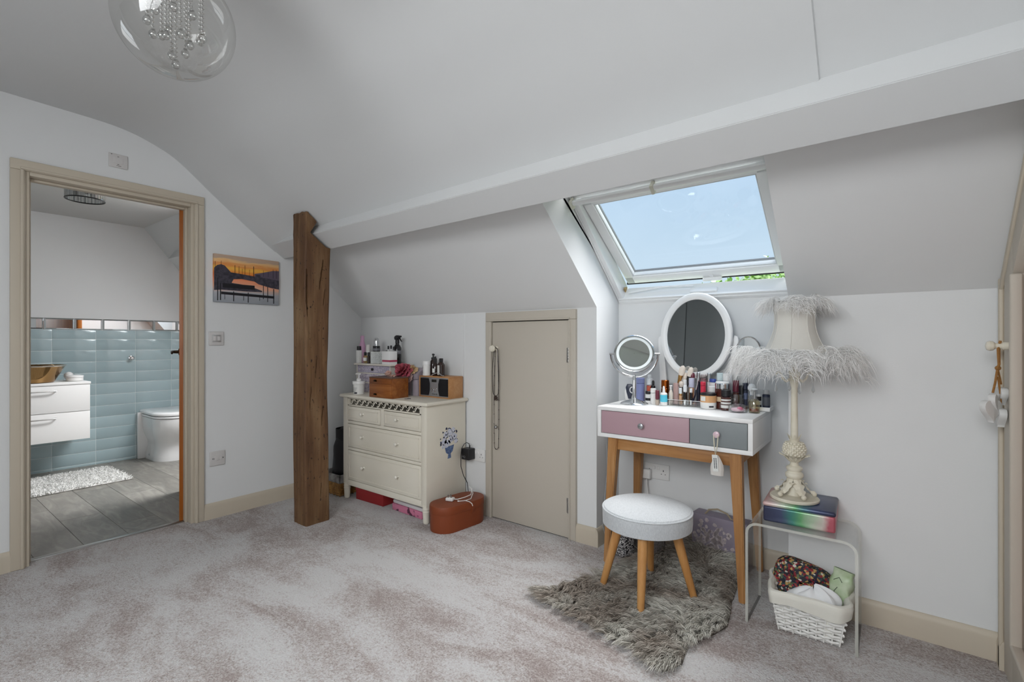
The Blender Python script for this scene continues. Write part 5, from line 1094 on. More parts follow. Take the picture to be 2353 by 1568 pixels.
# ================================================================ STOOL, FUR RUG, THINGS UNDER THE TABLE
m, nt, out = new_mat('pale_grey_linen'); p = N(nt, 'BsdfPrincipled', Roughness=.9); p.inputs['Sheen Weight'].default_value = .3; L(nt, p.outputs[0], out.inputs[0])
v = coord(nt, 'Object', (1, 1, 1)); w1 = N(nt, 'TexNoise', Scale=30, Detail=2); mpA = coord(nt, 'Object', (22, 3, 3)); L(nt, mpA, w1.inputs['Vector'])
w2 = N(nt, 'TexNoise', Scale=30, Detail=2); mpB = coord(nt, 'Object', (3, 22, 22)); L(nt, mpB, w2.inputs['Vector'])
c = mixc(nt, .5, ramp(nt, w1.outputs[0], [(.35, '#aeb2b6'), (.65, '#cfd2d4')]), ramp(nt, w2.outputs[0], [(.35, '#b2b6ba'), (.65, '#cdd0d2')])); L(nt, c, p.inputs['Base Color'])
b = N(nt, 'Bump', Strength=.2, Distance=.003); L(nt, w1.outputs[0], b.inputs['Height']); L(nt, b.outputs[0], p.inputs['Normal']); M_linen = m
ST = (-.838, 2.06); t = thing('stool', 'round stool with pale grey linen seat and four beech legs', 'stool', (*ST, 0))
q = MB(); q.lathe([(.150, .316), (.183, .317), (.189, .321), (.1905, .340), (.191, .374), (.189, .386)], 56); q.build('seat_side', M_linen, t)
q = MB(); q.lathe([(.1885, .386), (.183, .395), (.165, .402), (.12, .408), (.06, .411), (.002, .412)], 56, cap=False); q.build('seat_cushion', M_linen, t)
q = MB(); q.tube([(.189*math.cos(R(a)), .189*math.sin(R(a)), .3875) for a in range(0, 360, 5)], .0034, 6, closed=True); q.build('piping', M_linen, t)
for bx_, by_ in ((-1.022, 1.995), (-.791, 1.880), (-.648, 2.122), (-.893, 2.245)):
    dx, dy = bx_-ST[0], by_-ST[1]; l_ = math.hypot(dx, dy); tx, ty = dx/l_*.115, dy/l_*.115
    q = MB(); q.tube([(dx, dy, .006), (dx*.995, dy*.995, .010), (tx+(dx-tx)*.5, ty+(dy-ty)*.5, .162), (tx, ty, .319)], [.0125, .0140, .0180, .0215], 16); q.build('leg', M_stoolwood, t)

# fur rug outline on the carpet (x, y)
ro = [(-1.235, 1.785), (-1.17, 1.885), (-1.115, 2.02), (-1.07, 2.12), (-1.02, 2.30), (-.96, 2.45), (-.88, 2.56), (-.76, 2.60), (-.64, 2.58), (-.555, 2.48), (-.54, 2.36), (-.525, 2.22), (-.505, 2.10), (-.497, 2.03), (-.53, 1.93), (-.575, 1.82), (-.565, 1.70), (-.60, 1.625), (-.66, 1.64), (-.74, 1.68), (-.83, 1.69), (-.93, 1.71), (-1.05, 1.735), (-1.15, 1.745)]
def inside(x, y):
    r_ = False; j = len(ro)-1
    for i in range(len(ro)):
        xi, yi = ro[i]; xj, yj = ro[j]
        if (yi > y) != (yj > y) and x < (xj-xi)*(y-yi)/(yj-yi)+xi: r_ = not r_
        j = i
    return r_
def rugz(x, y):
    d_ = max(0, y-2.36); return .010 + (d_/.24)**1.5*.085*max(0, min(1, (x+1.02)/.25)) + .006*noise.noise(Vector((x*6, y*6, 0)))
cxr, cyr = -.83, 2.06
t = thing('fur_rug', 'taupe grey long-haired sheepskin rug under the stool', 'rug', (cxr, cyr, 0))
q = MB(); K = 14; n_ = len(ro); vs = [(0, 0, rugz(cxr, cyr)-.005)]
for k in range(1, K+1):
    for x, y in ro:
        xx, yy = cxr+(x-cxr)*k/K, cyr+(y-cyr)*k/K; vs.append((xx-cxr, yy-cyr, rugz(xx, yy)-(.005 if k < K else .009)))
fs = [(0, 1+i, 1+(i+1) % n_) for i in range(n_)] + [(1+k*n_+i, 1+(k+1)*n_+i, 1+(k+1)*n_+(i+1) % n_, 1+k*n_+(i+1) % n_) for k in range(K-1) for i in range(n_)]
q._add(vs, fs); q.build('hide', mat('dark_hide', '#6a625a', .95), t)
m, nt, out = new_mat('taupe_fur'); p = N(nt, 'BsdfPrincipled', Roughness=.6); p.inputs['Specular IOR Level'].default_value = .3; L(nt, p.outputs[0], out.inputs[0])
ge = N(nt, 'NewGeometry'); v = coord(nt, 'Object'); n1 = N(nt, 'TexNoise', Scale=5, Detail=3); L(nt, v, n1.inputs['Vector'])
c = mixc(nt, ramp(nt, n1.outputs[0], [(.42, (0, 0, 0, 1)), (.62, (1, 1, 1, 1))]), ramp(nt, ge.outputs['Random Per Island'], [(0, '#786d63'), (.5, '#9d9388'), (1, '#bab0a5')]), ramp(nt, ge.outputs['Random Per Island'], [(0, '#aaa69c'), (.5, '#cfccc2'), (1, '#e6e4dc')]))
L(nt, c, p.inputs['Base Color']); M_fur = m
random.seed(11); pts = []; NS = 46000
while len(pts) < NS:
    x, y = random.uniform(-1.25, -.48), random.uniform(1.6, 2.62)
    if not inside(x, y): continue
    z = rugz(x, y); a = Vector((x-cxr, y-cyr, z-.004))
    fx, fy = noise.noise(Vector((x*5, y*5, 4))), noise.noise(Vector((x*5, y*5, 9)))
    rad = Vector((x-cxr, y-cyr, 0)); e_ = min(1, rad.length/.45)
    d_ = Vector((-.35+fx*1.1, -.75+fy*1.1, 0)) + rad.normalized()*(.9*e_*e_) + Vector((random.gauss(0, .22), random.gauss(0, .22), 0))
    l_ = random.uniform(.038, .078); d_ = d_.normalized()*l_
    lift = random.uniform(.012, .030)+.01*noise.noise(Vector((x*16, y*16, 2)))
    # locks: hairs lean together towards the tip of their lock
    cx_, cy_ = math.floor(x/.022), math.floor(y/.022); h1, h2 = noise.cell(Vector((cx_+.5, cy_+.5, 1.5))), noise.cell(Vector((cx_+.5, cy_+.5, 7.5)))
    lx, ly = (cx_+.5+.5*h1)*.022, (cy_+.5+.5*h2)*.022; fx2, fy2 = noise.noise(Vector((lx*5, ly*5, 4))), noise.noise(Vector((lx*5, ly*5, 9)))
    ld = Vector((-.35+fx2*1.1+.5*h1, -.75+fy2*1.1+.5*h2, 0)).normalized()*.058
    tip = a+d_+Vector((0, 0, lift*.75)); ltip = Vector((lx-cxr, ly-cyr, z))+ld+Vector((0, 0, .020+.010*h2))
    if e_ < .93: tip = tip.lerp(ltip, .62)
    pts.append((a, tip, Vector((0, 0, lift*.6))))
q = MB(); strands(q, pts, 3, .0028); q.build('fur', M_fur, t, sharp=180, kind='stuff')

# patterned bags under the table
m, nt, out = new_mat('black_white_floral'); p = N(nt, 'BsdfPrincipled', Roughness=.6); L(nt, p.outputs[0], out.inputs[0])
v = coord(nt, 'Object'); vo = N(nt, 'TexNoise', Scale=60, Detail=2, Distortion=2.5); L(nt, v, vo.inputs['Vector']); L(nt, ramp(nt, vo.outputs[0], [(.44, '#17141a'), (.5, '#6f6d70'), (.55, '#d9d7d6')]), p.inputs['Base Color']); M_bw = m
t = thing('wash_bag', 'black and white floral quilted wash bag under the dressing table', 'bag', (-1.125, 2.395, 0), R(-22))
q = MB(); q.box(-.075, .075, -.05, .05, .002, .142, .028, 4); q.build('bag_body', M_bw, t)
q = MB(); q.tube([(-.06, 0, .142), (-.03, 0, .147), (.03, 0, .147), (.06, 0, .142)], .004, 6); q.build('zip', M_black, t)
q = MB(); q.box(-.006, .010, -.056, -.052, .01, .06, .001, 1, TM(.01, 0, 0, 0, R(6))); q.build('swing_tag', mat('clear_tag', '#c9c7c2', .3), t)
t = thing('vanity_case', 'grey speckled zip case beside the floral wash bag', 'case', (-1.005, 2.50, 0), R(-25))
q = MB(); q.box(-.075, .075, -.06, .06, .002, .125, .03, 4); q.build('case_body', mat('grey_speckle', '#8f8a88', .7, col2='#6d6866', vscale=120, lo=.45, hi=.6), t)
q = MB(); q.tube([(-.05, -.061, .03), (0, -.0615, .02), (.05, -.061, .03), (.062, -.061, .06), (.055, -.061, .10), (0, -.061, .108), (-.055, -.061, .10), (-.062, -.061, .06)], .003, 6, closed=True); q.build('piping', mat('pale_piping', '#c9c6c4', .5), t)
# lilac keepsake box with blossom print and rope handle
t = thing('keepsake_box', 'lilac card suitcase with white blossom print and rope handle', 'box', (-.665, 2.600, .0), R(-6))
q = MB(); q.box(-.135, .135, -.045, .045, .002, .238, .004); bx0 = q.build('box_body', mat('dusty_lilac_card', '#978e9a', .6, col2='#8d8496', vscale=10), t)
q = MB(); random.seed(21)
for k in range(120):
    px, pz = random.gauss(-.035, .05), random.gauss(.12, .045)
    if not (-.125 < px < .12 and .02 < pz < .225): continue
    q.prism([(px+random.uniform(.006, .013)*math.cos(a*1.047), pz+random.uniform(.006, .013)*math.sin(a*1.047)) for a in range(6)], 'y', -.0462, -.045)
q.build('blossom_print', mat('blossom_print', '#cfc4c4', .6, col2='#b3a6aa', vscale=60), t)
q = MB(); q.tube([(-.075, -.02, .236), (-.055, -.022, .262), (-.01, -.025, .275), (.035, -.022, .262), (.055, -.02, .236)], .0045, 8); q.tube([(.052, -.02, .238), (.09, -.03, .243)], .003, 6); q.build('rope_handle', mat('jute_rope', '#a99a84', .9, bump=.4, bscale=300), t)

# ================================================================ ACRYLIC SIDE TABLE, TIN, FEATHER LAMP
ax0, ax1, ay0, ay1, az_ = -.452, -.083, 2.118, 2.372, .402
m, nt, out = new_mat('polished_acrylic_edge'); d1 = N(nt, 'BsdfDiffuse', Color=lin('#eeeee4')); d2 = N(nt, 'BsdfTransparent'); xx = N(nt, 'MixShader', Fac=.55); L(nt, d1.outputs[0], xx.inputs[1]); L(nt, d2.outputs[0], xx.inputs[2]); L(nt, xx.outputs[0], out.inputs[0]); M_aedge = m
t = thing('acrylic_table', 'clear acrylic waterfall side table beside the dressing table', 'side table', ((ax0+ax1)/2, (ay0+ay1)/2, 0))
hw, hd, th_ = (ax1-ax0)/2, (ay1-ay0)/2, .010
def path(off):
    r_ = .045-off; o_ = [(-hw+off, 0)]
    for k in range(9): a = math.pi-math.pi/2*k/8; o_.append((-hw+.045+r_*math.cos(a), az_-.045+r_*math.sin(a)))
    for k in range(9): a = math.pi/2-math.pi/2*k/8; o_.append((hw-.045+r_*math.cos(a), az_-.045+r_*math.sin(a)))
    return o_ + [(hw-off, 0)]
po, pi_ = path(0), path(th_); n_ = len(po); q = MB()
vs = [(x, y, z) for y in (-hd, hd) for pp in (po, pi_) for x, z in pp]
faces_in = []; faces_ed = []
for i in range(n_-1):
    faces_in += [(i, i+1, 2*n_+i+1, 2*n_+i), (n_+i, 3*n_+i, 3*n_+i+1, n_+i+1)]
    faces_ed += [(i, n_+i, n_+i+1, i+1), (2*n_+i, 2*n_+i+1, 3*n_+i+1, 3*n_+i)]
faces_ed += [(0, 2*n_, 3*n_, n_), (n_-1, 2*n_-1, 4*n_-1, 3*n_-1)]
q._add(vs, faces_in); vv = list(q.bm.verts); q.mi = 1
for f in faces_ed:
    ff = q.bm.faces.new([vv[k] for k in f]); ff.material_index = 1
q.build('acrylic_sheet', [M_acr, M_aedge], t)
tn = thing('storage_tin', 'rectangular tin in navy green and pink rainbow print', 'tin', (-.279, 2.281, az_+.0005), R(2))
m, nt, out = new_mat('rainbow_tin_print'); p = N(nt, 'BsdfPrincipled', Roughness=.3); p.inputs['Metallic'].default_value = .25; L(nt, p.outputs[0], out.inputs[0])
tcx = N(nt, 'TexCoord'); sp = N(nt, 'SeparateXYZ'); L(nt, tcx.outputs['Object'], sp.inputs[0]); nz = N(nt, 'TexNoise', Scale=22, Detail=4); L(nt, tcx.outputs['Object'], nz.inputs['Vector'])
a1 = N(nt, 'Math', operation='MULTIPLY_ADD'); a1.inputs[1].default_value = .05; L(nt, nz.outputs[0], a1.inputs[0]); L(nt, sp.outputs['X'], a1.inputs[2])
mr = N(nt, 'MapRange'); mr.inputs['From Min'].default_value = -.10; mr.inputs['From Max'].default_value = .145; L(nt, a1.outputs[0], mr.inputs['Value'])
L(nt, ramp(nt, mr.outputs[0], [(0, '#32344c'), (.28, '#3f4866'), (.42, '#3a7a70'), (.56, '#5f9b68'), (.72, '#acc0a6'), (.84, '#cdc3bb'), (.94, '#b9606c')]), p.inputs['Base Color']); M_tinA = m
m, nt, out = new_mat('rainbow_lid_print'); p = N(nt, 'BsdfPrincipled', Roughness=.3); p.inputs['Metallic'].default_value = .25; L(nt, p.outputs[0], out.inputs[0])
tcx = N(nt, 'TexCoord'); sp = N(nt, 'SeparateXYZ'); L(nt, tcx.outputs['Object'], sp.inputs[0]); nz = N(nt, 'TexNoise', Scale=22, Detail=4); L(nt, tcx.outputs['Object'], nz.inputs['Vector'])
a1 = N(nt, 'Math', operation='MULTIPLY_ADD'); a1.inputs[1].default_value = .05; L(nt, nz.outputs[0], a1.inputs[0]); L(nt, sp.outputs['X'], a1.inputs[2])
mr = N(nt, 'MapRange'); mr.inputs['From Min'].default_value = -.10; mr.inputs['From Max'].default_value = .145; L(nt, a1.outputs[0], mr.inputs['Value'])
L(nt, ramp(nt, mr.outputs[0], [(0, '#cfa3a1'), (.16, '#d3c5be'), (.32, '#b9c6b2'), (.46, '#6aa374'), (.60, '#45707a'), (.74, '#434d70'), (1, '#34364c')]), p.inputs['Base Color']); M_tinB = m
q = MB(); q.box(-.121, .121, -.116, .116, 0, .062, .008, 3); q.build('tin_body', M_tinA, tn)
q = MB(); q.box(-.123, .123, -.118, .118, .060, .079, .009, 3); q.build('tin_lid', M_tinB, tn)
# lamp
LZ = az_+.0005+.079
lp = thing('table_lamp', 'ivory carved pineapple lamp with white ostrich feather shade', 'lamp', (-.300, 2.262, LZ+.0005))
def keep_off_wall(pts):
    'feathers pressed back where they meet the wall behind'
    o_ = []
    for a, b_, g in pts:
        for v_ in (a, b_):
            lim = .128 if v_.x > -.05 else .30
            if v_.y > lim: v_.y = lim - random.uniform(0, .02)
        o_.append((a, b_, g if a.y < .11 else g*.3))
    return o_
M_res = mat('ivory_resin', '#e2dccb', .5, col2='#d8d1bd', vscale=25, bump=.08, bscale=80)
q = MB(); q.lathe([(.083, 0), (.087, .003), (.088, .010), (.084, .014), (.078, .012), (.055, .013), (.03, .018)], 44); q.build('base', M_res, lp)
q = MB()
for k in range(5):   # acanthus feet
    a = 2*math.pi*k/5+.3
    def leaf(u_, v_, a=a):
        r_ = .020+.052*v_**1.3; z_ = .085-.070*v_+.030*math.sin(v_*math.pi*.9)*0+.016*max(0, v_-.78)/.22; wd = .019*math.sin(math.pi*(.18+.8*v_))*(1+.22*math.sin(v_*22))
        s_ = (u_-.5)*2*wd; return (r_*math.cos(a)-s_*math.sin(a), r_*math.sin(a)+s_*math.cos(a), z_+.008*(1-abs(u_-.5)*2)+.004*math.sin(v_*22)*abs(u_-.5))
    q.grid(leaf, 7, 18)
    q.sphere((.070*math.cos(a), .070*math.sin(a), .026), .010, 10, 8)
for k in range(5):
    a = 2*math.pi*(k+.5)/5+.3
    def leaf2(u_, v_, a=a):
        r_ = .018+.034*v_; z_ = .045+.055*v_*(1.2-v_*.6)-.03*max(0, v_-.7); wd = .013*math.sin(math.pi*(.2+.78*v_)); s_ = (u_-.5)*2*wd
        return (r_*math.cos(a)-s_*math.sin(a), r_*math.sin(a)+s_*math.cos(a), z_)
    q.grid(leaf2, 5, 10)
q.build('acanthus_foot', M_res, lp)
q = MB(); q.lathe([(.030, .012), (.024, .035), (.020, .06), (.018, .075), (.023, .083), (.031, .090), (.033, .098), (.031, .106), (.026, .110), (.024, .114), (.029, .120), (.030, .127), (.026, .132), (.018, .136), (.0145, .146), (.0155, .154), (.024, .165), (.034, .176)], 30); q.build('turned_stem', M_res, lp)
q = MB()
for k in range(14):
    a = 2*math.pi*k/14
    def pet(u_, v_, a=a):
        r_ = .016+.030*v_; z_ = .150+.030*v_+.012*v_**3*0; wd = .0085*math.sin(math.pi*(.25+.70*v_)); s_ = (u_-.5)*2*wd; r_ += .010*max(0, v_-.8)/.2
        return (r_*math.cos(a)-s_*math.sin(a), r_*math.sin(a)+s_*math.cos(a), z_+.003*(1-abs(u_-.5)*2))
    q.grid(pet, 5, 8)
q.build('leaf_cup', M_res, lp)
q = MB(); pr = [(.030, .176), (.0375, .185), (.0395, .198), (.0375, .212), (.031, .224), (.021, .233)]; q.lathe(pr, 28)
for j in range(7):
    for k in range(14):
        zz = .181+.0075*j; rr = .0385*math.sin(math.pi*(.28+.55*(zz-.176)/.062))+.0; a = 2*math.pi*(k+(j % 2)*.5)/14
        q.sphere((rr*math.cos(a), rr*math.sin(a), zz), .0062, 6, 4, (1, 1, .9))
q.build('pineapple', M_res, lp)
q = MB()
for k in range(9):
    a = 2*math.pi*k/9
    def cw(u_, v_, a=a):
        r_ = .014+.016*v_**1.5; z_ = .228+.034*v_; wd = .0075*(1-v_*.75); s_ = (u_-.5)*2*wd; return (r_*math.cos(a)-s_*math.sin(a), r_*math.sin(a)+s_*math.cos(a), z_)
    q.grid(cw, 4, 6)
q.lathe([(.016, .228), (.018, .24), (.0135, .246)], 18); q.build('pineapple_crown', M_res, lp)
q = MB(); q.lathe([(.0135, .24), (.0135, .26), (.0115, .44), (.0115, .450), (.0135, .455), (.0135, .46), (.0155, .468), (.0155, .495), (.0185, .502), (.0185, .512), (.012, .518), (.010, .60)], 20); q.build('column', M_res, lp)
for k in range(4):
    a = math.pi/2*k+.4; ca, sa = math.cos(a), math.sin(a)
    q = MB(); q.tube([(.014*ca, .014*sa, .485), (.030*ca, .030*sa, .475), (.042*ca, .042*sa, .486), (.048*ca, .048*sa, .505), (.060*ca, .060*sa, .512), (.068*ca, .068*sa, .500)], [.006, .006, .005, .0045, .004, .003], 8); ar = q.build('scroll_arm', M_res, lp)
    q = MB(); q.tube([(.068*ca, .068*sa, .498), (.068*ca, .068*sa, .470)], .0012, 5)
    q.lathe([(.001, .430), (.006, .436), (.0065, .442), (.002, .456), (.001, .470)], 8, TM(.068*ca, .068*sa, 0)); q.build('glass_drop', glassy('crystal_drop', (.9, .92, .93, 1), .3, .02, .9), ar)
# shade: pinched panels
sz0, sz1 = .565, .795; S8 = 8
def shp(u_, v_):
    a = u_*2*math.pi; pan = 1-.035*abs(math.sin(a*S8/2))
    r_ = (.131*(1-v_)+.080*v_ - .030*math.sin(math.pi*v_)**.9)*pan; return (r_*math.cos(a), r_*math.sin(a), sz0+(sz1-sz0)*v_)
M_shade = mat('cream_shade_fabric', '#dfdcd4', .85, bump=.1, bscale=200)
q = MB(); q.grid(shp, 96, 18, close_u=True); shd = q.build('shade', M_shade, lp, sharp=60)
q = MB()
for k in range(S8):
    q.tube([Vector(shp(k/S8, v_/10)) for v_ in range(11)], .0022, 5)
q.build('seam', M_shade, shd)
q = MB(); q.tube([(.082*math.cos(R(a)), .082*math.sin(R(a)), sz1) for a in range(0, 360, 12)], .003, 6, closed=True); q.tube([(.132*math.cos(R(a)), .132*math.sin(R(a)), sz0) for a in range(0, 360, 8)], .003, 6, closed=True)
for k in range(3): a = k*2.094; q.tube([(.082*math.cos(a), .082*math.sin(a), sz1), (.01*math.cos(a), .01*math.sin(a), sz1-.03)], .002, 5)
q.build('wire_ring', M_steel, shd)
M_feather = mat('white_ostrich', '#f5f4f2', .8)
def plume(pts, base, d_out, ln, rise, drop, nb, bl, spread=.03):
    side = d_out.cross(Vector((0, 0, 1))).normalized(); prev = None; wob = random.uniform(-.3, .3)
    for k in range(nb):
        s_ = (k+.5)/nb; p_ = base + d_out*(ln*s_) + side*(wob*ln*s_*s_) + Vector((0, 0, rise*math.sin(s_*math.pi*.75)-drop*s_**2.2))
        for sg in (-1, 1):
            b_ = bl*(.55+.6*math.sin(s_*math.pi*.9))*random.uniform(.6, 1.25); tip = p_ + side*(sg*b_*random.uniform(.25, .75)) + d_out*(b_*random.uniform(.1, .6)) + Vector((0, 0, -b_*random.uniform(.35, 1.0)))
            pts.append((p_, tip, Vector((0, 0, b_*.18))+side*(sg*b_*.12)))
random.seed(31); pts = []
for k in range(165):
    a = 2*math.pi*random.random(); d_ = Vector((math.cos(a), math.sin(a), 0)); rr = random.uniform(.12, .134)
    plume(pts, d_*rr+Vector((0, 0, sz0+random.uniform(-.004, .022))), d_, random.uniform(.07, .125), random.uniform(.02, .055), random.uniform(.02, .11), 24, .078)
q = MB(); strands(q, keep_off_wall(pts), 3, .0016); q.build('lower_feather_trim', M_feather, shd, sharp=180, kind='stuff')
random.seed(32); pts = []
for k in range(100):
    a = 2*math.pi*random.random(); d_ = Vector((math.cos(a), math.sin(a), 0))
    plume(pts, d_*.080+Vector((0, 0, sz1+random.uniform(-.012, .006))), d_, random.uniform(.02, .060), random.uniform(.010, .03), random.uniform(.01, .06), 18, .055)
q = MB(); strands(q, keep_off_wall(pts), 3, .0015); q.build('upper_feather_trim', M_feather, shd, sharp=180, kind='stuff')

# ================================================================ WHITE BASKET under the acrylic table
t = thing('storage_basket', 'white woven basket with cotton liner under the acrylic table', 'basket', (-.243, 2.232, 0), R(3))
M_ww = mat('white_wicker', '#e9e8e4', .6); bxh, byh = .098, .092
q = MB(); weave(q, -bxh, bxh, -byh, byh, .008, .150, 12, .0056, .022, .0060, .0245); q.build('woven_sides', M_ww, t, kind='stuff')
q = MB(); stakes(q, -bxh, bxh, -byh, byh, .003, .152, .0034, .022, .0245); q.build('stake', M_ww, t, kind='stuff')
q = MB(); q.box(-bxh+.004, bxh-.004, -byh+.004, byh-.004, .003, .010); q.build('base', M_ww, t)
def liner(u_, v_):
    per = [(-1, -1), (1, -1), (1, 1), (-1, 1)]; k = int(u_*4) % 4; f = u_*4-int(u_*4); a, b_ = per[k], per[(k+1) % 4]; px, py = a[0]+(b_[0]-a[0])*f, a[1]+(b_[1]-a[1])*f
    rr = 1/max(.80, (abs(px)**6+abs(py)**6)**(1/6)) if abs(px)+abs(py) > 1.6 else 1
    wob = .003*math.sin(u_*70)+.004*math.sin(u_*31+1)
    prof = [(-.006, .03), (-.004, .10), (-.002, .158), (.008, .168), (.018, .164), (.022, .150), (.022, .112+.008*math.sin(u_*25))]
    i = min(5, int(v_*6)); g = v_*6-i; o_ = prof[i][0]+(prof[i+1][0]-prof[i][0])*g; z_ = prof[i][1]+(prof[i+1][1]-prof[i][1])*g
    fl_ = .022*z_/.15; return (px*rr*(bxh+fl_+o_+wob), py*rr*(byh+fl_+o_+wob), z_)
q = MB(); q.grid(liner, 120, 19, close_u=True); q.build('cotton_liner', mat('cream_cotton', '#e2e0d6', .9, bump=.1, bscale=60), t, sharp=60)
# contents
m, nt, out = new_mat('dark_liberty_floral'); p = N(nt, 'BsdfPrincipled', Roughness=.75); L(nt, p.outputs[0], out.inputs[0])
v = coord(nt, 'Object'); vo = N(nt, 'TexVoronoi', Scale=130, Randomness=1); L(nt, v, vo.inputs['Vector']); sc_ = N(nt, 'SeparateColor'); L(nt, vo.outputs['Color'], sc_.inputs[0])
L(nt, ramp(nt, sc_.outputs[0], [(0, '#22222c'), (.34, '#2a3038'), (.38, '#7d2029'), (.55, '#a13038'), (.60, '#35444a'), (.74, '#b9965a'), (.86, '#5d6b4a'), (.95, '#c9c2b4')], 'CONSTANT'), p.inputs['Base Color']); M_lib = m
t = thing('floral_pouch', 'dark red and navy floral padded pouch in the white basket', 'pouch', (-.285, 2.235, .085), R(-4))
PM = Matrix.Rotation(R(10), 4, 'Y') @ Matrix.Rotation(R(-14), 4, 'X')
q = MB(); q.grid(lambda u_, v_: (lambda a, b_: (.105*math.copysign(abs(math.cos(a))**.55, math.cos(a))*math.cos(b_)**.35, .050*math.sin(b_)*(1-.35*abs(math.cos(a))**6), .08+.078*math.copysign(abs(math.sin(a))**.6, math.sin(a))*math.cos(b_)**.35))(u_*2*math.pi, -1.5706+3.1412*v_), 48, 24, PM, close_u=True); q.build('pouch_body', M_lib, t)
q = MB(); q.tube([PM @ Vector((.045, -.052, .01+.02*k)) for k in range(8)], .003, 6); q.build('binding', M_navy, t)
t = thing('tissue_pack', 'green printed soft pack standing at the basket corner', 'packet', (-.160, 2.225, .07), R(-14))
q = MB(); KM = Matrix.Rotation(R(7), 4, 'Y') @ Matrix.Rotation(R(-10), 4, 'X')
q.grid(lambda u_, v_: (lambda a: ((.036+.004*math.sin(v_*19+u_*12))*math.copysign(abs(math.cos(a))**.5, math.cos(a))*(1-.25*abs(v_-.5)**2), .030*math.copysign(abs(math.sin(a))**.5, math.sin(a))*(1-.75*abs(2*v_-1)**6), .18*v_))(u_*2*math.pi), 32, 16, KM, close_u=True)
q.build('pack', mat('green_wrapper', '#9db586', .35, col2='#c3cfb4', vscale=20), t)
q = MB()
for pp in ([(-.02, .14), (-.004, .155), (.008, .14)], [(-.024, .06), (-.006, .085), (.006, .07), (.016, .05)], [(-.015, .055), (.0, .045), (.012, .03)], [(-.006, .085), (-.012, .10), (-.004, .118)]): q.tube([KM @ Vector((x, -.0315, z)) for x, z in pp], .0016, 5, flat=.6)
q.build('printed_sprig', mat('dark_green_print', '#2f3a2c', .5), t)
t = thing('white_cloth', 'crumpled white cloth bag on top of the basket', 'cloth', (-.225, 2.165, .125), 0)
q = MB(); q.grid(lambda u_, v_: (lambda a, b_: (.088*math.cos(a)*math.cos(b_)*(1+.08*math.sin(5*a)), .040*math.sin(a)*math.cos(b_)*(1+.12*math.sin(7*a+2*b_)), .016+.045*math.sin(b_)*(1+.18*math.sin(6*a))+.010*math.cos(a)))(u_*2*math.pi, -1.4+2.9*v_), 48, 18, close_u=True); q.build('cloth_bundle', mat('white_cloth', '#e8e9ea', .8), t)

# ================================================================ HEARTS on the door knob at the right
t = thing('hanging_hearts', 'four white wooden hearts hanging on brown cord from the knob', 'ornament', (RX-.045, 2.225, 1.104))
M_heart = mat('whitewashed_wood', '#dcdcda', .6); M_cord = mat('tan_cord', '#a0713d', .9, bump=.5, bscale=300)
q = MB(); q.tube([(.004, 0, .016), (-.002, -.006, -.01), (0, -.008, -.06), (-.004, -.010, -.075)], .004, 6); q.tube([(.004, 0, .016), (.002, .010, -.01), (.002, .006, -.06), (-.004, -.008, -.078)], .004, 6); q.sphere((-.002, -.004, -.072), .008, 8, 6)
q.tube([(-.004, -.008, -.078), (-.010, -.016, -.12), (-.016, -.020, -.152)], .0035, 6); q.tube([(-.002, -.004, -.078), (.004, .008, -.105), (.008, .016, -.125)], .003, 6); q.tube([(-.002, -.004, -.10), (.004, .004, -.15), (.006, .006, -.190)], .003, 6); q.build('cord', M_cord, t)
def heart(s_, M_):
    o_ = []
    for k in range(28):
        a = 2*math.pi*k/28; o_.append((s_*.0625*16*math.sin(a)**3*.9, s_*.0625*(13*math.cos(a)-5*math.cos(2*a)-2*math.cos(3*a)-math.cos(4*a))))
    q = MB(); q.prism(o_, 'y', -.009, .009, M_, .004, 2); return q.build('heart', M_heart, t)
heart(.040, TM(-.022, -.028, -.205, R(50))); heart(.034, TM(-.012, -.016, -.180, R(70))); heart(.032, TM(.010, .022, -.160, R(100))); heart(.034, TM(.006, .006, -.228, R(95)))

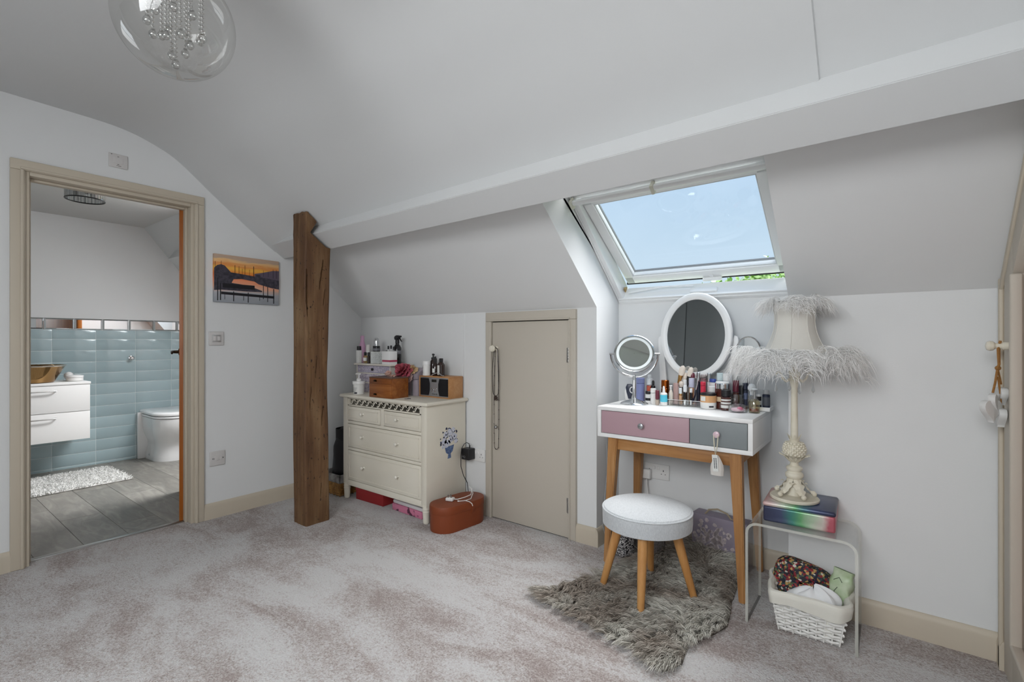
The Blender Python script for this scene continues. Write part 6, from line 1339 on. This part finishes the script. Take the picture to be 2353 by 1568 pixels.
# ================================================================ GLASS GLOBE PENDANT
GP = (-1.615, .525, 2.031); GR = .150
t = thing('pendant_lamp', 'clear glass globe ceiling lamp with hanging crystal strands', 'lamp', (GP[0], GP[1], 2.32))
q = MB(); q.lathe([(.085, 0), (.085, -.018), (.07, -.026), (.03, -.03)], 32); q.build('ceiling_plate', M_chrome, t)
q = MB(); q.lathe([(.072, -.03), (.075, -.035), (.075, -.135), (.068, -.142)], 28); q.build('lamp_holder', M_chrome, t)
g = -(2.32-GP[2]); q = MB()
prof = [(max(.0005, GR*math.sin(R(a))), g-GR*math.cos(R(a))) for a in range(0, 161, 4)]
q.lathe(prof, 72, cap=False)
q.build('globe', glassy('globe_glass', (.97, .97, .96, 1), .015, .0, .55), t, sharp=180)
M_cry = glassy('crystal_bead', (.80, .80, .79, 1), .22, .03, .85)
random.seed(41)
def strand(x, y, n):
    q = MB(); z = -.14
    for k in range(n):
        q.tube([(x, y, z), (x, y, z-.006)], .0006, 4)
        q.lathe([(.0006, z-.004), (.0048, z-.0075), (.0048, z-.0085), (.0006, z-.012)], 6, TM(x, y, 0)); z -= .0125
    q.lathe([(.0006, z-.002), (.0055, z-.004), (.006, z-.006), (.0006, z-.010)], 8, TM(x, y, 0)); z -= .009
    q.sphere((x, y, z-.010), .011, 10, 8, (1, 1, 1.15)); return q.build('crystal_strand', M_cry, t)
strand(0, 0, 20)
for k in range(6): a = k*1.047; strand(.034*math.cos(a), .034*math.sin(a), 14+(k*5) % 4)
for k in range(9): a = k*.698+.3; strand(.066*math.cos(a), .066*math.sin(a), 10+(k*3) % 4)

# ================================================================ BEHIND THE CAMERA (seen only in the mirrors)
t = thing('wardrobe', 'grey fitted wardrobe on the rear wall', 'wardrobe', (-2.06, RY, 0))
M_wr = mat('mid_grey_paint', '#8b9092', .5)
q = MB(); q.box(-.62, .60, .002, .56, .0, 2.30, .004); q.build('carcass', M_wr, t)
for x0_, x1_ in ((-.61, -.005), (.005, .59)):
    q = MB(); q.box(x0_, x1_, .56, .582, .05, 2.28, .003); d_ = q.build('door', M_wr, t)
    q = MB(); xh = x1_-.05 if x0_ < 0 else x0_+.05; q.tube([(xh, .582, 1.0), (xh, .61, 1.0), (xh, .61, 1.15), (xh, .582, 1.15)], .006, 8); q.build('handle', M_steel, d_)
print('OBJECTS BUILT', len(bpy.data.objects))
